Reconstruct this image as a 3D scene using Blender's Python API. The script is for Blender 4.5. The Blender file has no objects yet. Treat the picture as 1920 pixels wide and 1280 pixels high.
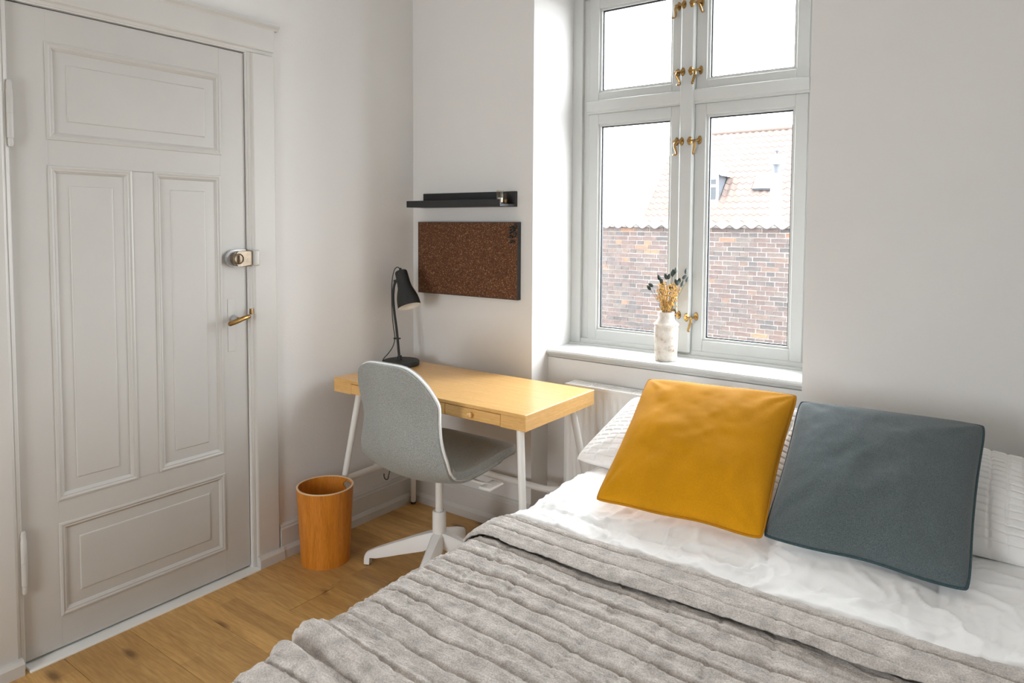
import bpy, bmesh, math, random
import numpy as np
from mathutils import Vector, Matrix

# ------------------------------------------------------------------ camera, world, exposure
scene = bpy.context.scene
COL = scene.collection
cam_d = bpy.data.cameras.new('camera')
cam = bpy.data.objects.new('camera', cam_d)
COL.objects.link(cam)
_R = Vector((0.80801265, 0.58914017, 0.0054232))
_U = Vector((-0.03558466, 0.03961255, 0.99858128))
_F = Vector((-0.58808952, 0.80705929, -0.0529718))
CAM = Vector((2.4968, -2.5775, 1.4066))
m = Matrix((( _R.x, _U.x, -_F.x, CAM.x), (_R.y, _U.y, -_F.y, CAM.y), (_R.z, _U.z, -_F.z, CAM.z), (0, 0, 0, 1)))
cam.matrix_world = m
cam_d.sensor_width = 36.0
cam_d.lens = 36.0 * 1315.6355 / 1920.0
cam_d.shift_y = -(640 - 492.148) / 1920.0
cam_d.clip_start = 0.05
cam_d.clip_end = 200
scene.camera = cam

scene.view_settings.view_transform = 'Standard'
scene.view_settings.look = 'None'
scene.view_settings.gamma = 1.0
scene.view_settings.use_curve_mapping = False
scene.view_settings.exposure = 4.42
scene.cycles.max_bounces = 14
scene.cycles.diffuse_bounces = 9
scene.cycles.transparent_max_bounces = 12
scene.cycles.use_denoising = True
scene.cycles.sample_clamp_indirect = 6.0
scene.cycles.caustics_reflective = False
scene.cycles.caustics_refractive = False

world = bpy.data.worlds.new('overcast_sky')
scene.world = world
world.use_nodes = True
bg = world.node_tree.nodes['Background']
bg.inputs[0].default_value = (0.94, 0.985, 1.015, 1)
bg.inputs[1].default_value = 1.0


def portal(name, loc, rot, sx, sy):
    l = bpy.data.lights.new(name, 'AREA')
    l.shape = 'RECTANGLE'
    l.size = sx
    l.size_y = sy
    l.cycles.is_portal = True
    o = bpy.data.objects.new(name, l)
    COL.objects.link(o)
    o.location = loc
    o.rotation_euler = rot
    return o


portal('window_portal', (1.308, 0.41, 1.65), (math.radians(-90), 0, 0), 1.1, 1.75)
portal('rear_window_portal', (1.15, -4.46, 1.15), (math.radians(90), 0, 0), 0.8, 1.3)


# ------------------------------------------------------------------ helpers
def rnd(seed):
    return random.Random(seed)


def smooth01(t):
    return t * t * (3 - 2 * t)


def vnoise(x, y, seed=0):
    x = np.asarray(x, dtype=float)
    y = np.asarray(y, dtype=float)
    xi = np.floor(x).astype(np.int64)
    yi = np.floor(y).astype(np.int64)
    fx = smooth01(x - xi)
    fy = smooth01(y - yi)

    def h(a, b):
        n = (a * 374761393 + b * 668265263 + seed * 974711 + 12345) & 0xFFFFFFFF
        n = ((n ^ (n >> 13)) * 1274126177) & 0xFFFFFFFF
        n = n ^ (n >> 16)
        return (n & 0xFFFF) / 32767.5 - 1.0
    a = h(xi, yi) * (1 - fx) + h(xi + 1, yi) * fx
    b = h(xi, yi + 1) * (1 - fx) + h(xi + 1, yi + 1) * fx
    return a * (1 - fy) + b * fy


def fbm(x, y, seed=0, octv=4):
    s = 0
    a = 1.0
    for k in range(octv):
        s = s + a * vnoise(x * 2 ** k, y * 2 ** k, seed + k * 17)
        a *= 0.5
    return s


def tag(o, label=None, cat=None, group=None, kind=None):
    if label:
        o['label'] = label
    if cat:
        o['category'] = cat
    if group:
        o['group'] = group
    if kind:
        o['kind'] = kind
    return o


def empty(name, loc=(0, 0, 0), rz=0.0, parent=None):
    o = bpy.data.objects.new(name, None)
    COL.objects.link(o)
    o.empty_display_size = 0.05
    o.location = loc
    o.rotation_euler = (0, 0, rz)
    if parent:
        o.parent = parent
    return o


def obj(name, bm_or_me, material, parent=None, smooth=False, loc=None):
    if isinstance(bm_or_me, bmesh.types.BMesh):
        bmesh.ops.recalc_face_normals(bm_or_me, faces=bm_or_me.faces)
        me = bpy.data.meshes.new(name)
        bm_or_me.to_mesh(me)
        bm_or_me.free()
    else:
        me = bm_or_me
    if material is not None and len(me.materials) == 0:
        me.materials.append(material)
    if smooth:
        me.polygons.foreach_set('use_smooth', [True] * len(me.polygons))
        if smooth != 'all':
            try:
                me.set_sharp_from_angle(angle=math.radians(40))
            except Exception:
                pass
    o = bpy.data.objects.new(name, me)
    COL.objects.link(o)
    if parent:
        o.parent = parent
    if loc is not None:
        o.location = loc
    return o


def NB():
    return bmesh.new()


def add_box(bm, lo, hi, bevel=0.0, seg=2, mat=None):
    xs, ys, zs = (lo[0], hi[0]), (lo[1], hi[1]), (lo[2], hi[2])
    v = [bm.verts.new((xs[i], ys[j], zs[k])) for i in (0, 1) for j in (0, 1) for k in (0, 1)]
    idx = [(0, 1, 3, 2), (4, 6, 7, 5), (0, 4, 5, 1), (2, 3, 7, 6), (0, 2, 6, 4), (1, 5, 7, 3)]
    fs = [bm.faces.new([v[i] for i in q]) for q in idx]
    if mat is not None:
        bmesh.ops.transform(bm, matrix=mat, verts=v)
    if bevel > 0:
        es = list({e for f in fs for e in f.edges})
        bmesh.ops.bevel(bm, geom=es, offset=bevel, segments=seg, affect='EDGES', profile=0.5)
    return bm


def box(lo, hi, bevel=0.0, seg=2):
    return add_box(NB(), lo, hi, bevel, seg)


def add_tube(bm, pts, rad, n=12, closed=False, caps=True):
    pts = [Vector(p) for p in pts]
    N = len(pts)
    rs = rad if isinstance(rad, (list, tuple)) else [rad] * N
    rings = []
    prev = None
    for i, p in enumerate(pts):
        if closed:
            t = pts[(i + 1) % N] - pts[i - 1]
        else:
            t = pts[min(i + 1, N - 1)] - pts[max(i - 1, 0)]
        t.normalize()
        if prev is None:
            a = Vector((0, 0, 1)) if abs(t.z) < 0.9 else Vector((1, 0, 0))
            s = t.cross(a).normalized()
        else:
            s = (prev - t * prev.dot(t)).normalized()
        prev = s
        w = t.cross(s)
        rings.append([bm.verts.new(p + (s * math.cos(2 * math.pi * k / n) + w * math.sin(2 * math.pi * k / n)) * rs[i]) for k in range(n)])
    M = N if closed else N - 1
    for i in range(M):
        a, b = rings[i], rings[(i + 1) % N]
        for k in range(n):
            bm.faces.new((a[k], a[(k + 1) % n], b[(k + 1) % n], b[k]))
    if caps and not closed:
        bm.faces.new(list(reversed(rings[0])))
        bm.faces.new(rings[-1])
    return bm


def add_lathe(bm, prof, n=40, mat=None, cap0=False, cap1=False):
    rings = []
    allv = []
    for r, z in prof:
        if r < 1e-6:
            v = bm.verts.new((0, 0, z))
            rings.append([v])
            allv.append(v)
        else:
            ring = [bm.verts.new((r * math.cos(2 * math.pi * k / n), r * math.sin(2 * math.pi * k / n), z)) for k in range(n)]
            rings.append(ring)
            allv += ring
    for a, b in zip(rings[:-1], rings[1:]):
        for k in range(n):
            k2 = (k + 1) % n
            if len(a) == 1 and len(b) == 1:
                continue
            if len(a) == 1:
                bm.faces.new((a[0], b[k2], b[k]))
            elif len(b) == 1:
                bm.faces.new((a[k], a[k2], b[0]))
            else:
                bm.faces.new((a[k], a[k2], b[k2], b[k]))
    if cap0 and len(rings[0]) > 1:
        bm.faces.new(list(reversed(rings[0])))
    if cap1 and len(rings[-1]) > 1:
        bm.faces.new(rings[-1])
    if mat is not None:
        bmesh.ops.transform(bm, matrix=mat, verts=allv)
    return bm


def add_prism(bm, poly, axis, a, b):
    """extrude a 2D polygon along axis ('x','y','z') from a to b"""
    def P(u, v, w):
        return {'x': (w, u, v), 'y': (u, w, v), 'z': (u, v, w)}[axis]
    A = [bm.verts.new(P(u, v, a)) for u, v in poly]
    B = [bm.verts.new(P(u, v, b)) for u, v in poly]
    n = len(poly)
    for i in range(n):
        bm.faces.new((A[i], A[(i + 1) % n], B[(i + 1) % n], B[i]))
    bm.faces.new(list(reversed(A)))
    bm.faces.new(B)
    return bm


def grid_mesh(name, V, closed_u=False, flip=False):
    """V: array (n, m, 3)"""
    n, mm = V.shape[:2]
    idx = np.arange(n * mm).reshape(n, mm)
    a = idx[:-1, :-1].ravel(); b = idx[1:, :-1].ravel(); c = idx[1:, 1:].ravel(); d = idx[:-1, 1:].ravel()
    F = np.stack([a, b, c, d], 1)
    if flip:
        F = F[:, ::-1]
    me = bpy.data.meshes.new(name)
    me.from_pydata(V.reshape(-1, 3).tolist(), [], F.tolist())
    me.update()
    return me


def solid_grid(name, A, B):
    """closed solid between two (n,m,3) grids sharing topology (A outer, B inner)"""
    n, mm = A.shape[:2]
    idx = np.arange(n * mm).reshape(n, mm)
    off = n * mm
    a = idx[:-1, :-1].ravel(); b = idx[1:, :-1].ravel(); c = idx[1:, 1:].ravel(); d = idx[:-1, 1:].ravel()
    F = np.stack([a, b, c, d], 1).tolist()
    F += np.stack([d + off, c + off, b + off, a + off], 1).tolist()
    rim = list(idx[:, 0]) + list(idx[-1, 1:]) + list(idx[-2::-1, -1]) + list(idx[0, -2:0:-1])
    L = len(rim)
    for i in range(L):
        p, q = int(rim[i]), int(rim[(i + 1) % L])
        F.append([q, p, p + off, q + off])
    me = bpy.data.meshes.new(name)
    me.from_pydata(np.concatenate([A.reshape(-1, 3), B.reshape(-1, 3)]).tolist(), [], F)
    me.update()
    bm = NB()
    bm.from_mesh(me)
    bmesh.ops.recalc_face_normals(bm, faces=bm.faces)
    bm.to_mesh(me)
    bm.free()
    return me


def catmull(P, ts):
    P = np.asarray(P, float)
    n = len(P)
    out = []
    for t in ts:
        x = t * (n - 1)
        i = min(int(math.floor(x)), n - 2)
        f = x - i
        p0, p1, p2, p3 = P[max(i - 1, 0)], P[i], P[i + 1], P[min(i + 2, n - 1)]
        out.append(0.5 * ((2 * p1) + (-p0 + p2) * f + (2 * p0 - 5 * p1 + 4 * p2 - p3) * f * f + (-p0 + 3 * p1 - 3 * p2 + p3) * f ** 3))
    return np.array(out)


# ------------------------------------------------------------------ materials
def new_mat(name):
    mt = bpy.data.materials.new(name)
    mt.use_nodes = True
    nt = mt.node_tree
    b = nt.nodes['Principled BSDF']
    return mt, nt, b


def N(nt, t, **kw):
    n = nt.nodes.new(t)
    for k, v in kw.items():
        setattr(n, k, v)
    return n


def ramp(nt, stops, interp='LINEAR'):
    r = N(nt, 'ShaderNodeValToRGB')
    r.color_ramp.interpolation = interp
    el = r.color_ramp.elements
    while len(el) < len(stops):
        el.new(0.5)
    for e, (p, c) in zip(el, stops):
        e.position = p
        e.color = (*c, 1)
    return r


def paint(name, col, rough=0.5, var=0.03, scale=6.0, bump=0.0, bscale=60.0, metallic=0.0, spec=0.5, coat=0.0):
    mt, nt, b = new_mat(name)
    tc = N(nt, 'ShaderNodeTexCoord')
    nz = N(nt, 'ShaderNodeTexNoise')
    nz.inputs['Scale'].default_value = scale
    nz.inputs['Detail'].default_value = 4
    nt.links.new(tc.outputs['Object'], nz.inputs['Vector'])
    lo = tuple(max(0, c * (1 - var)) for c in col)
    hi = tuple(min(1, c * (1 + var)) for c in col)
    r = ramp(nt, [(0.3, lo), (0.7, hi)])
    nt.links.new(nz.outputs['Fac'], r.inputs['Fac'])
    nt.links.new(r.outputs['Color'], b.inputs['Base Color'])
    b.inputs['Roughness'].default_value = rough
    b.inputs['Metallic'].default_value = metallic
    b.inputs['Specular IOR Level'].default_value = spec
    b.inputs['Coat Weight'].default_value = coat
    if bump > 0:
        n2 = N(nt, 'ShaderNodeTexNoise')
        n2.inputs['Scale'].default_value = bscale
        n2.inputs['Detail'].default_value = 5
        nt.links.new(tc.outputs['Object'], n2.inputs['Vector'])
        bp = N(nt, 'ShaderNodeBump')
        bp.inputs['Strength'].default_value = bump
        bp.inputs['Distance'].default_value = 0.01
        nt.links.new(n2.outputs['Fac'], bp.inputs['Height'])
        nt.links.new(bp.outputs['Normal'], b.inputs['Normal'])
    return mt


def wood(name, dark, mid, light, axis='x', rough=0.4, grain=14.0, stretch=12.0, knots=0.0, per_object=False, bump=0.05, tint=0.12, strips=False):
    mt, nt, b = new_mat(name)
    tc = N(nt, 'ShaderNodeTexCoord')
    mp = N(nt, 'ShaderNodeMapping')
    sc = {'x': (1, stretch, stretch), 'y': (stretch, 1, stretch), 'z': (stretch, stretch, 1)}[axis]
    mp.inputs['Scale'].default_value = sc
    vec = tc.outputs['Object']
    if per_object:
        oi = N(nt, 'ShaderNodeObjectInfo')
        mul = N(nt, 'ShaderNodeMath', operation='MULTIPLY')
        mul.inputs[1].default_value = 37.0
        nt.links.new(oi.outputs['Random'], mul.inputs[0])
        cmb = N(nt, 'ShaderNodeCombineXYZ')
        nt.links.new(mul.outputs[0], cmb.inputs['X'])
        nt.links.new(mul.outputs[0], cmb.inputs['Z'])
        ad = N(nt, 'ShaderNodeVectorMath', operation='ADD')
        nt.links.new(vec, ad.inputs[0])
        nt.links.new(cmb.outputs[0], ad.inputs[1])
        vec = ad.outputs[0]
    nt.links.new(vec, mp.inputs['Vector'])
    n1 = N(nt, 'ShaderNodeTexNoise')
    n1.inputs['Scale'].default_value = grain / 10
    n1.inputs['Detail'].default_value = 7
    n1.inputs['Roughness'].default_value = 0.62
    n1.inputs['Distortion'].default_value = 1.2
    nt.links.new(mp.outputs[0], n1.inputs['Vector'])
    r = ramp(nt, [(0.25, dark), (0.5, mid), (0.75, light)])
    nt.links.new(n1.outputs['Fac'], r.inputs['Fac'])
    col = r.outputs['Color']
    n3 = N(nt, 'ShaderNodeTexNoise')       # fine fibres
    n3.inputs['Scale'].default_value = grain * 1.4
    n3.inputs['Detail'].default_value = 3
    nt.links.new(mp.outputs[0], n3.inputs['Vector'])
    r3 = ramp(nt, [(0.35, (0.86, 0.84, 0.8)), (0.65, (1.06, 1.06, 1.06))])
    nt.links.new(n3.outputs['Fac'], r3.inputs['Fac'])
    mx = N(nt, 'ShaderNodeMix', data_type='RGBA', blend_type='MULTIPLY')
    mx.inputs['Factor'].default_value = 1.0
    nt.links.new(col, mx.inputs['A'])
    nt.links.new(r3.outputs['Color'], mx.inputs['B'])
    col = mx.outputs['Result']
    if per_object:
        r4 = ramp(nt, [(0.0, (1 - tint, 1 - tint * 1.1, 1 - tint * 1.3)), (0.5, (1, 1, 1)), (1.0, (1 + tint * .7, 1 + tint * .7, 1 + tint * .55))])
        nt.links.new(oi.outputs['Random'], r4.inputs['Fac'])
        m4 = N(nt, 'ShaderNodeMix', data_type='RGBA', blend_type='MULTIPLY')
        m4.inputs['Factor'].default_value = 1.0
        nt.links.new(col, m4.inputs['A'])
        nt.links.new(r4.outputs['Color'], m4.inputs['B'])
        col = m4.outputs['Result']
    if strips:
        bk_ = N(nt, 'ShaderNodeTexBrick')
        bk_.offset = 0.37
        bk_.inputs['Color1'].default_value = (0.80, 0.78, 0.74, 1)
        bk_.inputs['Color2'].default_value = (1.10, 1.09, 1.06, 1)
        bk_.inputs['Mortar'].default_value = (0.62, 0.55, 0.5, 1)
        bk_.inputs['Scale'].default_value = 1.0
        bk_.inputs['Mortar Size'].default_value = 0.0006
        bk_.inputs['Brick Width'].default_value = 0.62
        bk_.inputs['Row Height'].default_value = 0.068
        nt.links.new(vec, bk_.inputs['Vector'])
        ms = N(nt, 'ShaderNodeMix', data_type='RGBA', blend_type='MULTIPLY')
        ms.inputs['Factor'].default_value = 0.75
        nt.links.new(col, ms.inputs['A'])
        nt.links.new(bk_.outputs['Color'], ms.inputs['B'])
        col = ms.outputs['Result']
    if knots > 0:
        mk = N(nt, 'ShaderNodeMapping')
        mk.inputs['Scale'].default_value = {'x': (1.6, 4.5, 4.5), 'y': (4.5, 1.6, 4.5), 'z': (4.5, 4.5, 1.6)}[axis]
        nt.links.new(vec, mk.inputs['Vector'])
        vo = N(nt, 'ShaderNodeTexVoronoi')
        vo.voronoi_dimensions = '2D'
        vo.inputs['Scale'].default_value = 1.0
        nt.links.new(mk.outputs[0], vo.inputs['Vector'])
        rk = ramp(nt, [(0.025, (1, 1, 1)), (0.09, (0, 0, 0))])
        nt.links.new(vo.outputs['Distance'], rk.inputs['Fac'])
        mulk = N(nt, 'ShaderNodeMath', operation='MULTIPLY')
        mulk.inputs[1].default_value = knots
        nt.links.new(rk.outputs['Color'], mulk.inputs[0])
        m5 = N(nt, 'ShaderNodeMix', data_type='RGBA')
        nt.links.new(mulk.outputs[0], m5.inputs['Factor'])
        nt.links.new(col, m5.inputs['A'])
        m5.inputs['B'].default_value = (dark[0] * .35, dark[1] * .3, dark[2] * .3, 1)
        col = m5.outputs['Result']
    nt.links.new(col, b.inputs['Base Color'])
    b.inputs['Roughness'].default_value = rough
    bp = N(nt, 'ShaderNodeBump')
    bp.inputs['Strength'].default_value = bump
    bp.inputs['Distance'].default_value = 0.004
    nt.links.new(n3.outputs['Fac'], bp.inputs['Height'])
    nt.links.new(bp.outputs['Normal'], b.inputs['Normal'])
    return mt


def fabric(name, dark, light, scale=350.0, rough=0.9, bump=0.25, sheen=0.2, big=0.06, bigscale=5.0):
    mt, nt, b = new_mat(name)
    tc = N(nt, 'ShaderNodeTexCoord')
    nz = N(nt, 'ShaderNodeTexNoise')
    nz.inputs['Scale'].default_value = scale
    nz.inputs['Detail'].default_value = 3
    nt.links.new(tc.outputs['Object'], nz.inputs['Vector'])
    r = ramp(nt, [(0.35, dark), (0.65, light)])
    nt.links.new(nz.outputs['Fac'], r.inputs['Fac'])
    n2 = N(nt, 'ShaderNodeTexNoise')
    n2.inputs['Scale'].default_value = bigscale
    n2.inputs['Detail'].default_value = 5
    nt.links.new(tc.outputs['Object'], n2.inputs['Vector'])
    r2 = ramp(nt, [(0.3, (1 - big,) * 3), (0.7, (1 + big,) * 3)])
    nt.links.new(n2.outputs['Fac'], r2.inputs['Fac'])
    mx = N(nt, 'ShaderNodeMix', data_type='RGBA', blend_type='MULTIPLY')
    mx.inputs['Factor'].default_value = 1.0
    nt.links.new(r.outputs['Color'], mx.inputs['A'])
    nt.links.new(r2.outputs['Color'], mx.inputs['B'])
    nt.links.new(mx.outputs['Result'], b.inputs['Base Color'])
    b.inputs['Roughness'].default_value = rough
    b.inputs['Specular IOR Level'].default_value = 0.12
    b.inputs['Sheen Weight'].default_value = sheen
    bp = N(nt, 'ShaderNodeBump')
    bp.inputs['Strength'].default_value = bump
    bp.inputs['Distance'].default_value = 0.002
    nt.links.new(nz.outputs['Fac'], bp.inputs['Height'])
    nt.links.new(bp.outputs['Normal'], b.inputs['Normal'])
    return mt


def random_ramp(name, stops, rough=0.9, source='object', noise=0.25, nscale=18.0):
    mt, nt, b = new_mat(name)
    if source == 'object':
        oi = N(nt, 'ShaderNodeObjectInfo')
        fac = oi.outputs['Random']
    else:
        g = N(nt, 'ShaderNodeNewGeometry')
        fac = g.outputs['Random Per Island']
    r = ramp(nt, stops)
    nt.links.new(fac, r.inputs['Fac'])
    tc = N(nt, 'ShaderNodeTexCoord')
    nz = N(nt, 'ShaderNodeTexNoise')
    nz.inputs['Scale'].default_value = nscale
    nz.inputs['Detail'].default_value = 4
    nt.links.new(tc.outputs['Object'], nz.inputs['Vector'])
    r2 = ramp(nt, [(0.3, (1 - noise,) * 3), (0.7, (1 + noise,) * 3)])
    nt.links.new(nz.outputs['Fac'], r2.inputs['Fac'])
    mx = N(nt, 'ShaderNodeMix', data_type='RGBA', blend_type='MULTIPLY')
    mx.inputs['Factor'].default_value = 1.0
    nt.links.new(r.outputs['Color'], mx.inputs['A'])
    nt.links.new(r2.outputs['Color'], mx.inputs['B'])
    nt.links.new(mx.outputs['Result'], b.inputs['Base Color'])
    b.inputs['Roughness'].default_value = rough
    return mt


def glass_mat(name, tint=(1, 1, 1), haze=0.0):
    mt, nt, b = new_mat(name)
    nt.nodes.remove(b)
    out = nt.nodes['Material Output']
    tr = N(nt, 'ShaderNodeBsdfTransparent')
    tr.inputs[0].default_value = (*tint, 1)
    gl = N(nt, 'ShaderNodeBsdfGlossy')
    gl.inputs['Roughness'].default_value = 0.02
    lw = N(nt, 'ShaderNodeLayerWeight')
    lw.inputs[0].default_value = 0.5
    pw = N(nt, 'ShaderNodeMath', operation='POWER')
    pw.inputs[1].default_value = 5.0
    nt.links.new(lw.outputs['Facing'], pw.inputs[0])
    fr = N(nt, 'ShaderNodeMath', operation='MULTIPLY_ADD')
    fr.inputs[1].default_value = 0.75
    fr.inputs[2].default_value = 0.025
    nt.links.new(pw.outputs[0], fr.inputs[0])
    mx = N(nt, 'ShaderNodeMixShader')
    nt.links.new(fr.outputs[0], mx.inputs[0])
    nt.links.new(tr.outputs[0], mx.inputs[1])
    nt.links.new(gl.outputs[0], mx.inputs[2])
    nt.links.new(mx.outputs[0], out.inputs[0])
    return mt


M = {}
M['wall'] = paint('wall_paint', (0.69, 0.685, 0.675), 0.75, 0.012, 3.0, 0.06, 90)
M['ceil'] = paint('ceiling_paint', (0.80, 0.795, 0.785), 0.85, 0.01, 3.0)
M['trim'] = paint('trim_paint', (0.55, 0.54, 0.517), 0.38, 0.015, 4.0, 0.04, 40)
M['door'] = paint('door_paint', (0.50, 0.49, 0.468), 0.40, 0.02, 4.0, 0.05, 30)
M['winpaint'] = paint('window_paint', (0.525, 0.535, 0.522), 0.5, 0.012, 5.0, 0.03, 40)
M['gasket'] = paint('window_gasket', (0.012, 0.014, 0.018), 0.6)
M['glass'] = glass_mat('window_glass')
M['jarglass'] = glass_mat('jar_glass', (0.93, 0.9, 0.84))
M['floor'] = wood('floor_pine', (0.40, 0.22, 0.07), (0.55, 0.325, 0.115), (0.66, 0.42, 0.165), 'x', 0.42, 12.0, 9.0, 0.8, True, 0.06, 0.10, True)
M['floorgap'] = paint('floor_gap', (0.18, 0.10, 0.05), 0.9)
M['bamboo'] = wood('desk_bamboo', (0.64, 0.37, 0.12), (0.745, 0.44, 0.155), (0.82, 0.52, 0.22), 'x', 0.30, 30.0, 22.0, 0, False, 0.03)
M['bamboo_y'] = wood('desk_bamboo_end', (0.64, 0.37, 0.12), (0.745, 0.44, 0.155), (0.82, 0.52, 0.22), 'y', 0.34, 30.0, 22.0, 0, False, 0.03)
M['veneer'] = wood('bin_veneer', (0.47, 0.155, 0.014), (0.62, 0.225, 0.024), (0.70, 0.285, 0.042), 'z', 0.36, 22.0, 16.0, 0, False, 0.04)
M['ply'] = paint('bin_edge_ply', (0.80, 0.62, 0.42), 0.6)
M['whitemetal'] = paint('white_metal', (0.80, 0.80, 0.78), 0.35, 0.01)
M['whiteplastic'] = paint('white_plastic', (0.82, 0.82, 0.81), 0.4, 0.01)
M['darkfoot'] = paint('dark_foot', (0.05, 0.05, 0.05), 0.6)
M['chairfab'] = fabric('chair_fabric', (0.23, 0.247, 0.24), (0.405, 0.425, 0.41), 420, 0.92, 0.3, 0.15)
M['black'] = paint('black_metal', (0.012, 0.013, 0.013), 0.5, 0.05)
M['shadein'] = paint('shade_inside', (0.80, 0.79, 0.74), 0.5)
M['blackwood'] = paint('black_ledge', (0.014, 0.015, 0.017), 0.55, 0.05)
M['corkframe'] = paint('cork_frame', (0.03, 0.031, 0.033), 0.6)
M['brass'] = paint('aged_brass', (0.36, 0.215, 0.075), 0.32, 0.25, 60, 0.1, 80, 1.0)
M['nickel'] = paint('worn_nickel', (0.30, 0.245, 0.185), 0.42, 0.2, 40, 0.05, 80, 1.0)
M['chrome'] = paint('grey_metal', (0.50, 0.51, 0.52), 0.45, 0.06, 30, 0.0, 60, 0.8)
M['duvet'] = fabric('duvet_cotton', (0.91, 0.915, 0.915), (0.94, 0.945, 0.945), 900, 0.85, 0.05, 0.1, 0.01)
M['pillowcase'] = fabric('pillow_cotton', (0.82, 0.81, 0.80), (0.87, 0.865, 0.855), 900, 0.85, 0.08, 0.1, 0.01)
M['blanket'] = fabric('blanket_linen', (0.41, 0.377, 0.348), (0.60, 0.563, 0.532), 300, 0.95, 0.4, 0.1, 0.20, 30)
_nt = M['blanket'].node_tree
_b = _nt.nodes['Principled BSDF']
_tc = N(_nt, 'ShaderNodeTexCoord')
_mp = N(_nt, 'ShaderNodeMapping')
_mp.inputs['Scale'].default_value = (38, 120, 80)
_nt.links.new(_tc.outputs['Object'], _mp.inputs['Vector'])
_nz = N(_nt, 'ShaderNodeTexNoise')
_nz.inputs['Scale'].default_value = 1.0
_nz.inputs['Detail'].default_value = 4
_nz.inputs['Distortion'].default_value = 0.8
_nt.links.new(_mp.outputs[0], _nz.inputs['Vector'])
_bp = N(_nt, 'ShaderNodeBump')
_bp.inputs['Strength'].default_value = 0.7
_bp.inputs['Distance'].default_value = 0.006
_nt.links.new(_nz.outputs['Fac'], _bp.inputs['Height'])
_old = _b.inputs['Normal'].links[0].from_socket
_nt.links.new(_old, _bp.inputs['Normal'])
_nt.links.new(_bp.outputs['Normal'], _b.inputs['Normal'])
M['yellow'] = fabric('mustard_velvet', (0.50, 0.215, 0.003), (0.64, 0.295, 0.006), 700, 0.8, 0.12, 0.05, 0.10, 6)
M['yellowpipe'] = fabric('mustard_piping', (0.38, 0.16, 0.004), (0.50, 0.22, 0.008), 700, 0.8, 0.1, 0.1)
M['blue'] = fabric('slate_wool', (0.062, 0.082, 0.088), (0.135, 0.158, 0.163), 600, 0.9, 0.25, 0.2, 0.06, 6)
M['bluepipe'] = fabric('slate_piping', (0.03, 0.055, 0.065), (0.07, 0.11, 0.125), 600, 0.9, 0.1, 0.1)
M['bedwood'] = paint('bed_base_fabric', (0.55, 0.54, 0.52), 0.9)
M['radiator'] = paint('radiator_enamel', (0.82, 0.82, 0.81), 0.3, 0.01)
M['leaf'] = paint('dark_leaf', (0.018, 0.032, 0.024), 0.55, 0.3, 40)
M['gold'] = paint('dried_gold', (0.62, 0.37, 0.10), 0.8, 0.35, 120)
M['strawstem'] = paint('dried_stem', (0.55, 0.36, 0.13), 0.8, 0.2, 90)
M['mortar'] = paint('mortar', (0.50, 0.495, 0.485), 0.95, 0.10, 4.0)
_bs = [(0.0, (0.132, 0.104, 0.099)), (0.18, (0.168, 0.128, 0.120)), (0.36, (0.145, 0.123, 0.119)), (0.52, (0.112, 0.107, 0.109)),
       (0.68, (0.168, 0.137, 0.128)), (0.84, (0.155, 0.141, 0.134)), (0.95, (0.178, 0.137, 0.119)), (0.985, (0.27, 0.165, 0.115)), (1.0, (0.235, 0.185, 0.125))]
M['brick'] = random_ramp('old_brick', _bs, 0.95, 'object')
M['brick_i'] = random_ramp('old_brick_rest', _bs, 0.95, 'island')
_ts = [(0.0, (0.072, 0.051, 0.043)), (0.5, (0.087, 0.062, 0.052)), (1.0, (0.095, 0.071, 0.062))]
M['tile'] = random_ramp('roof_tile', _ts, 0.9, 'object', 0.12)
M['tile_i'] = random_ramp('roof_tile_rest', _ts, 0.9, 'island', 0.12)
M['coping'] = random_ramp('coping_tile', [(0, (0.065, 0.062, 0.062)), (1, (0.10, 0.095, 0.093))], 0.95, 'object')
M['outwhite'] = paint('outside_white', (0.75, 0.76, 0.77), 0.7)
M['zinc'] = paint('zinc', (0.07, 0.078, 0.09), 0.6, 0.1)
M['outglass'] = paint('far_window_glass', (0.03, 0.036, 0.042), 0.3)
M['facade'] = paint('sky_blocker_paint', (0.16, 0.14, 0.13), 0.95, 0.1, 3.0)  # added facade kept dark so it bounces little light onto the bricks
M['pave'] = paint('courtyard_paving', (0.30, 0.29, 0.28), 0.95, 0.15, 2.0)


def vase_mat():
    mt, nt, b = new_mat('crackled_glaze')
    tc = N(nt, 'ShaderNodeTexCoord')
    nz = N(nt, 'ShaderNodeTexNoise')
    nz.inputs['Scale'].default_value = 28
    nz.inputs['Detail'].default_value = 8
    nz.inputs['Roughness'].default_value = 0.7
    nt.links.new(tc.outputs['Object'], nz.inputs['Vector'])
    r = ramp(nt, [(0.36, (0.30, 0.17, 0.09)), (0.42, (0.58, 0.52, 0.45)), (0.6, (0.72, 0.69, 0.64)), (0.8, (0.66, 0.61, 0.55))])
    nt.links.new(nz.outputs['Fac'], r.inputs['Fac'])
    nt.links.new(r.outputs['Color'], b.inputs['Base Color'])
    b.inputs['Roughness'].default_value = 0.45
    return mt


def cork_mat():
    mt, nt, b = new_mat('dark_cork')
    tc = N(nt, 'ShaderNodeTexCoord')
    vo = N(nt, 'ShaderNodeTexVoronoi')
    vo.inputs['Scale'].default_value = 260
    nt.links.new(tc.outputs['Object'], vo.inputs['Vector'])
    sp = N(nt, 'ShaderNodeSeparateColor')
    nt.links.new(vo.outputs['Color'], sp.inputs[0])
    r = ramp(nt, [(0.0, (0.060, 0.020, 0.007)), (0.5, (0.105, 0.040, 0.015)), (0.86, (0.15, 0.062, 0.026)), (0.97, (0.30, 0.16, 0.08))])
    nt.links.new(sp.outputs[0], r.inputs['Fac'])
    nt.links.new(r.outputs['Color'], b.inputs['Base Color'])
    b.inputs['Roughness'].default_value = 0.9
    return mt


M['vase'] = vase_mat()
M['cork'] = cork_mat()

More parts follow.
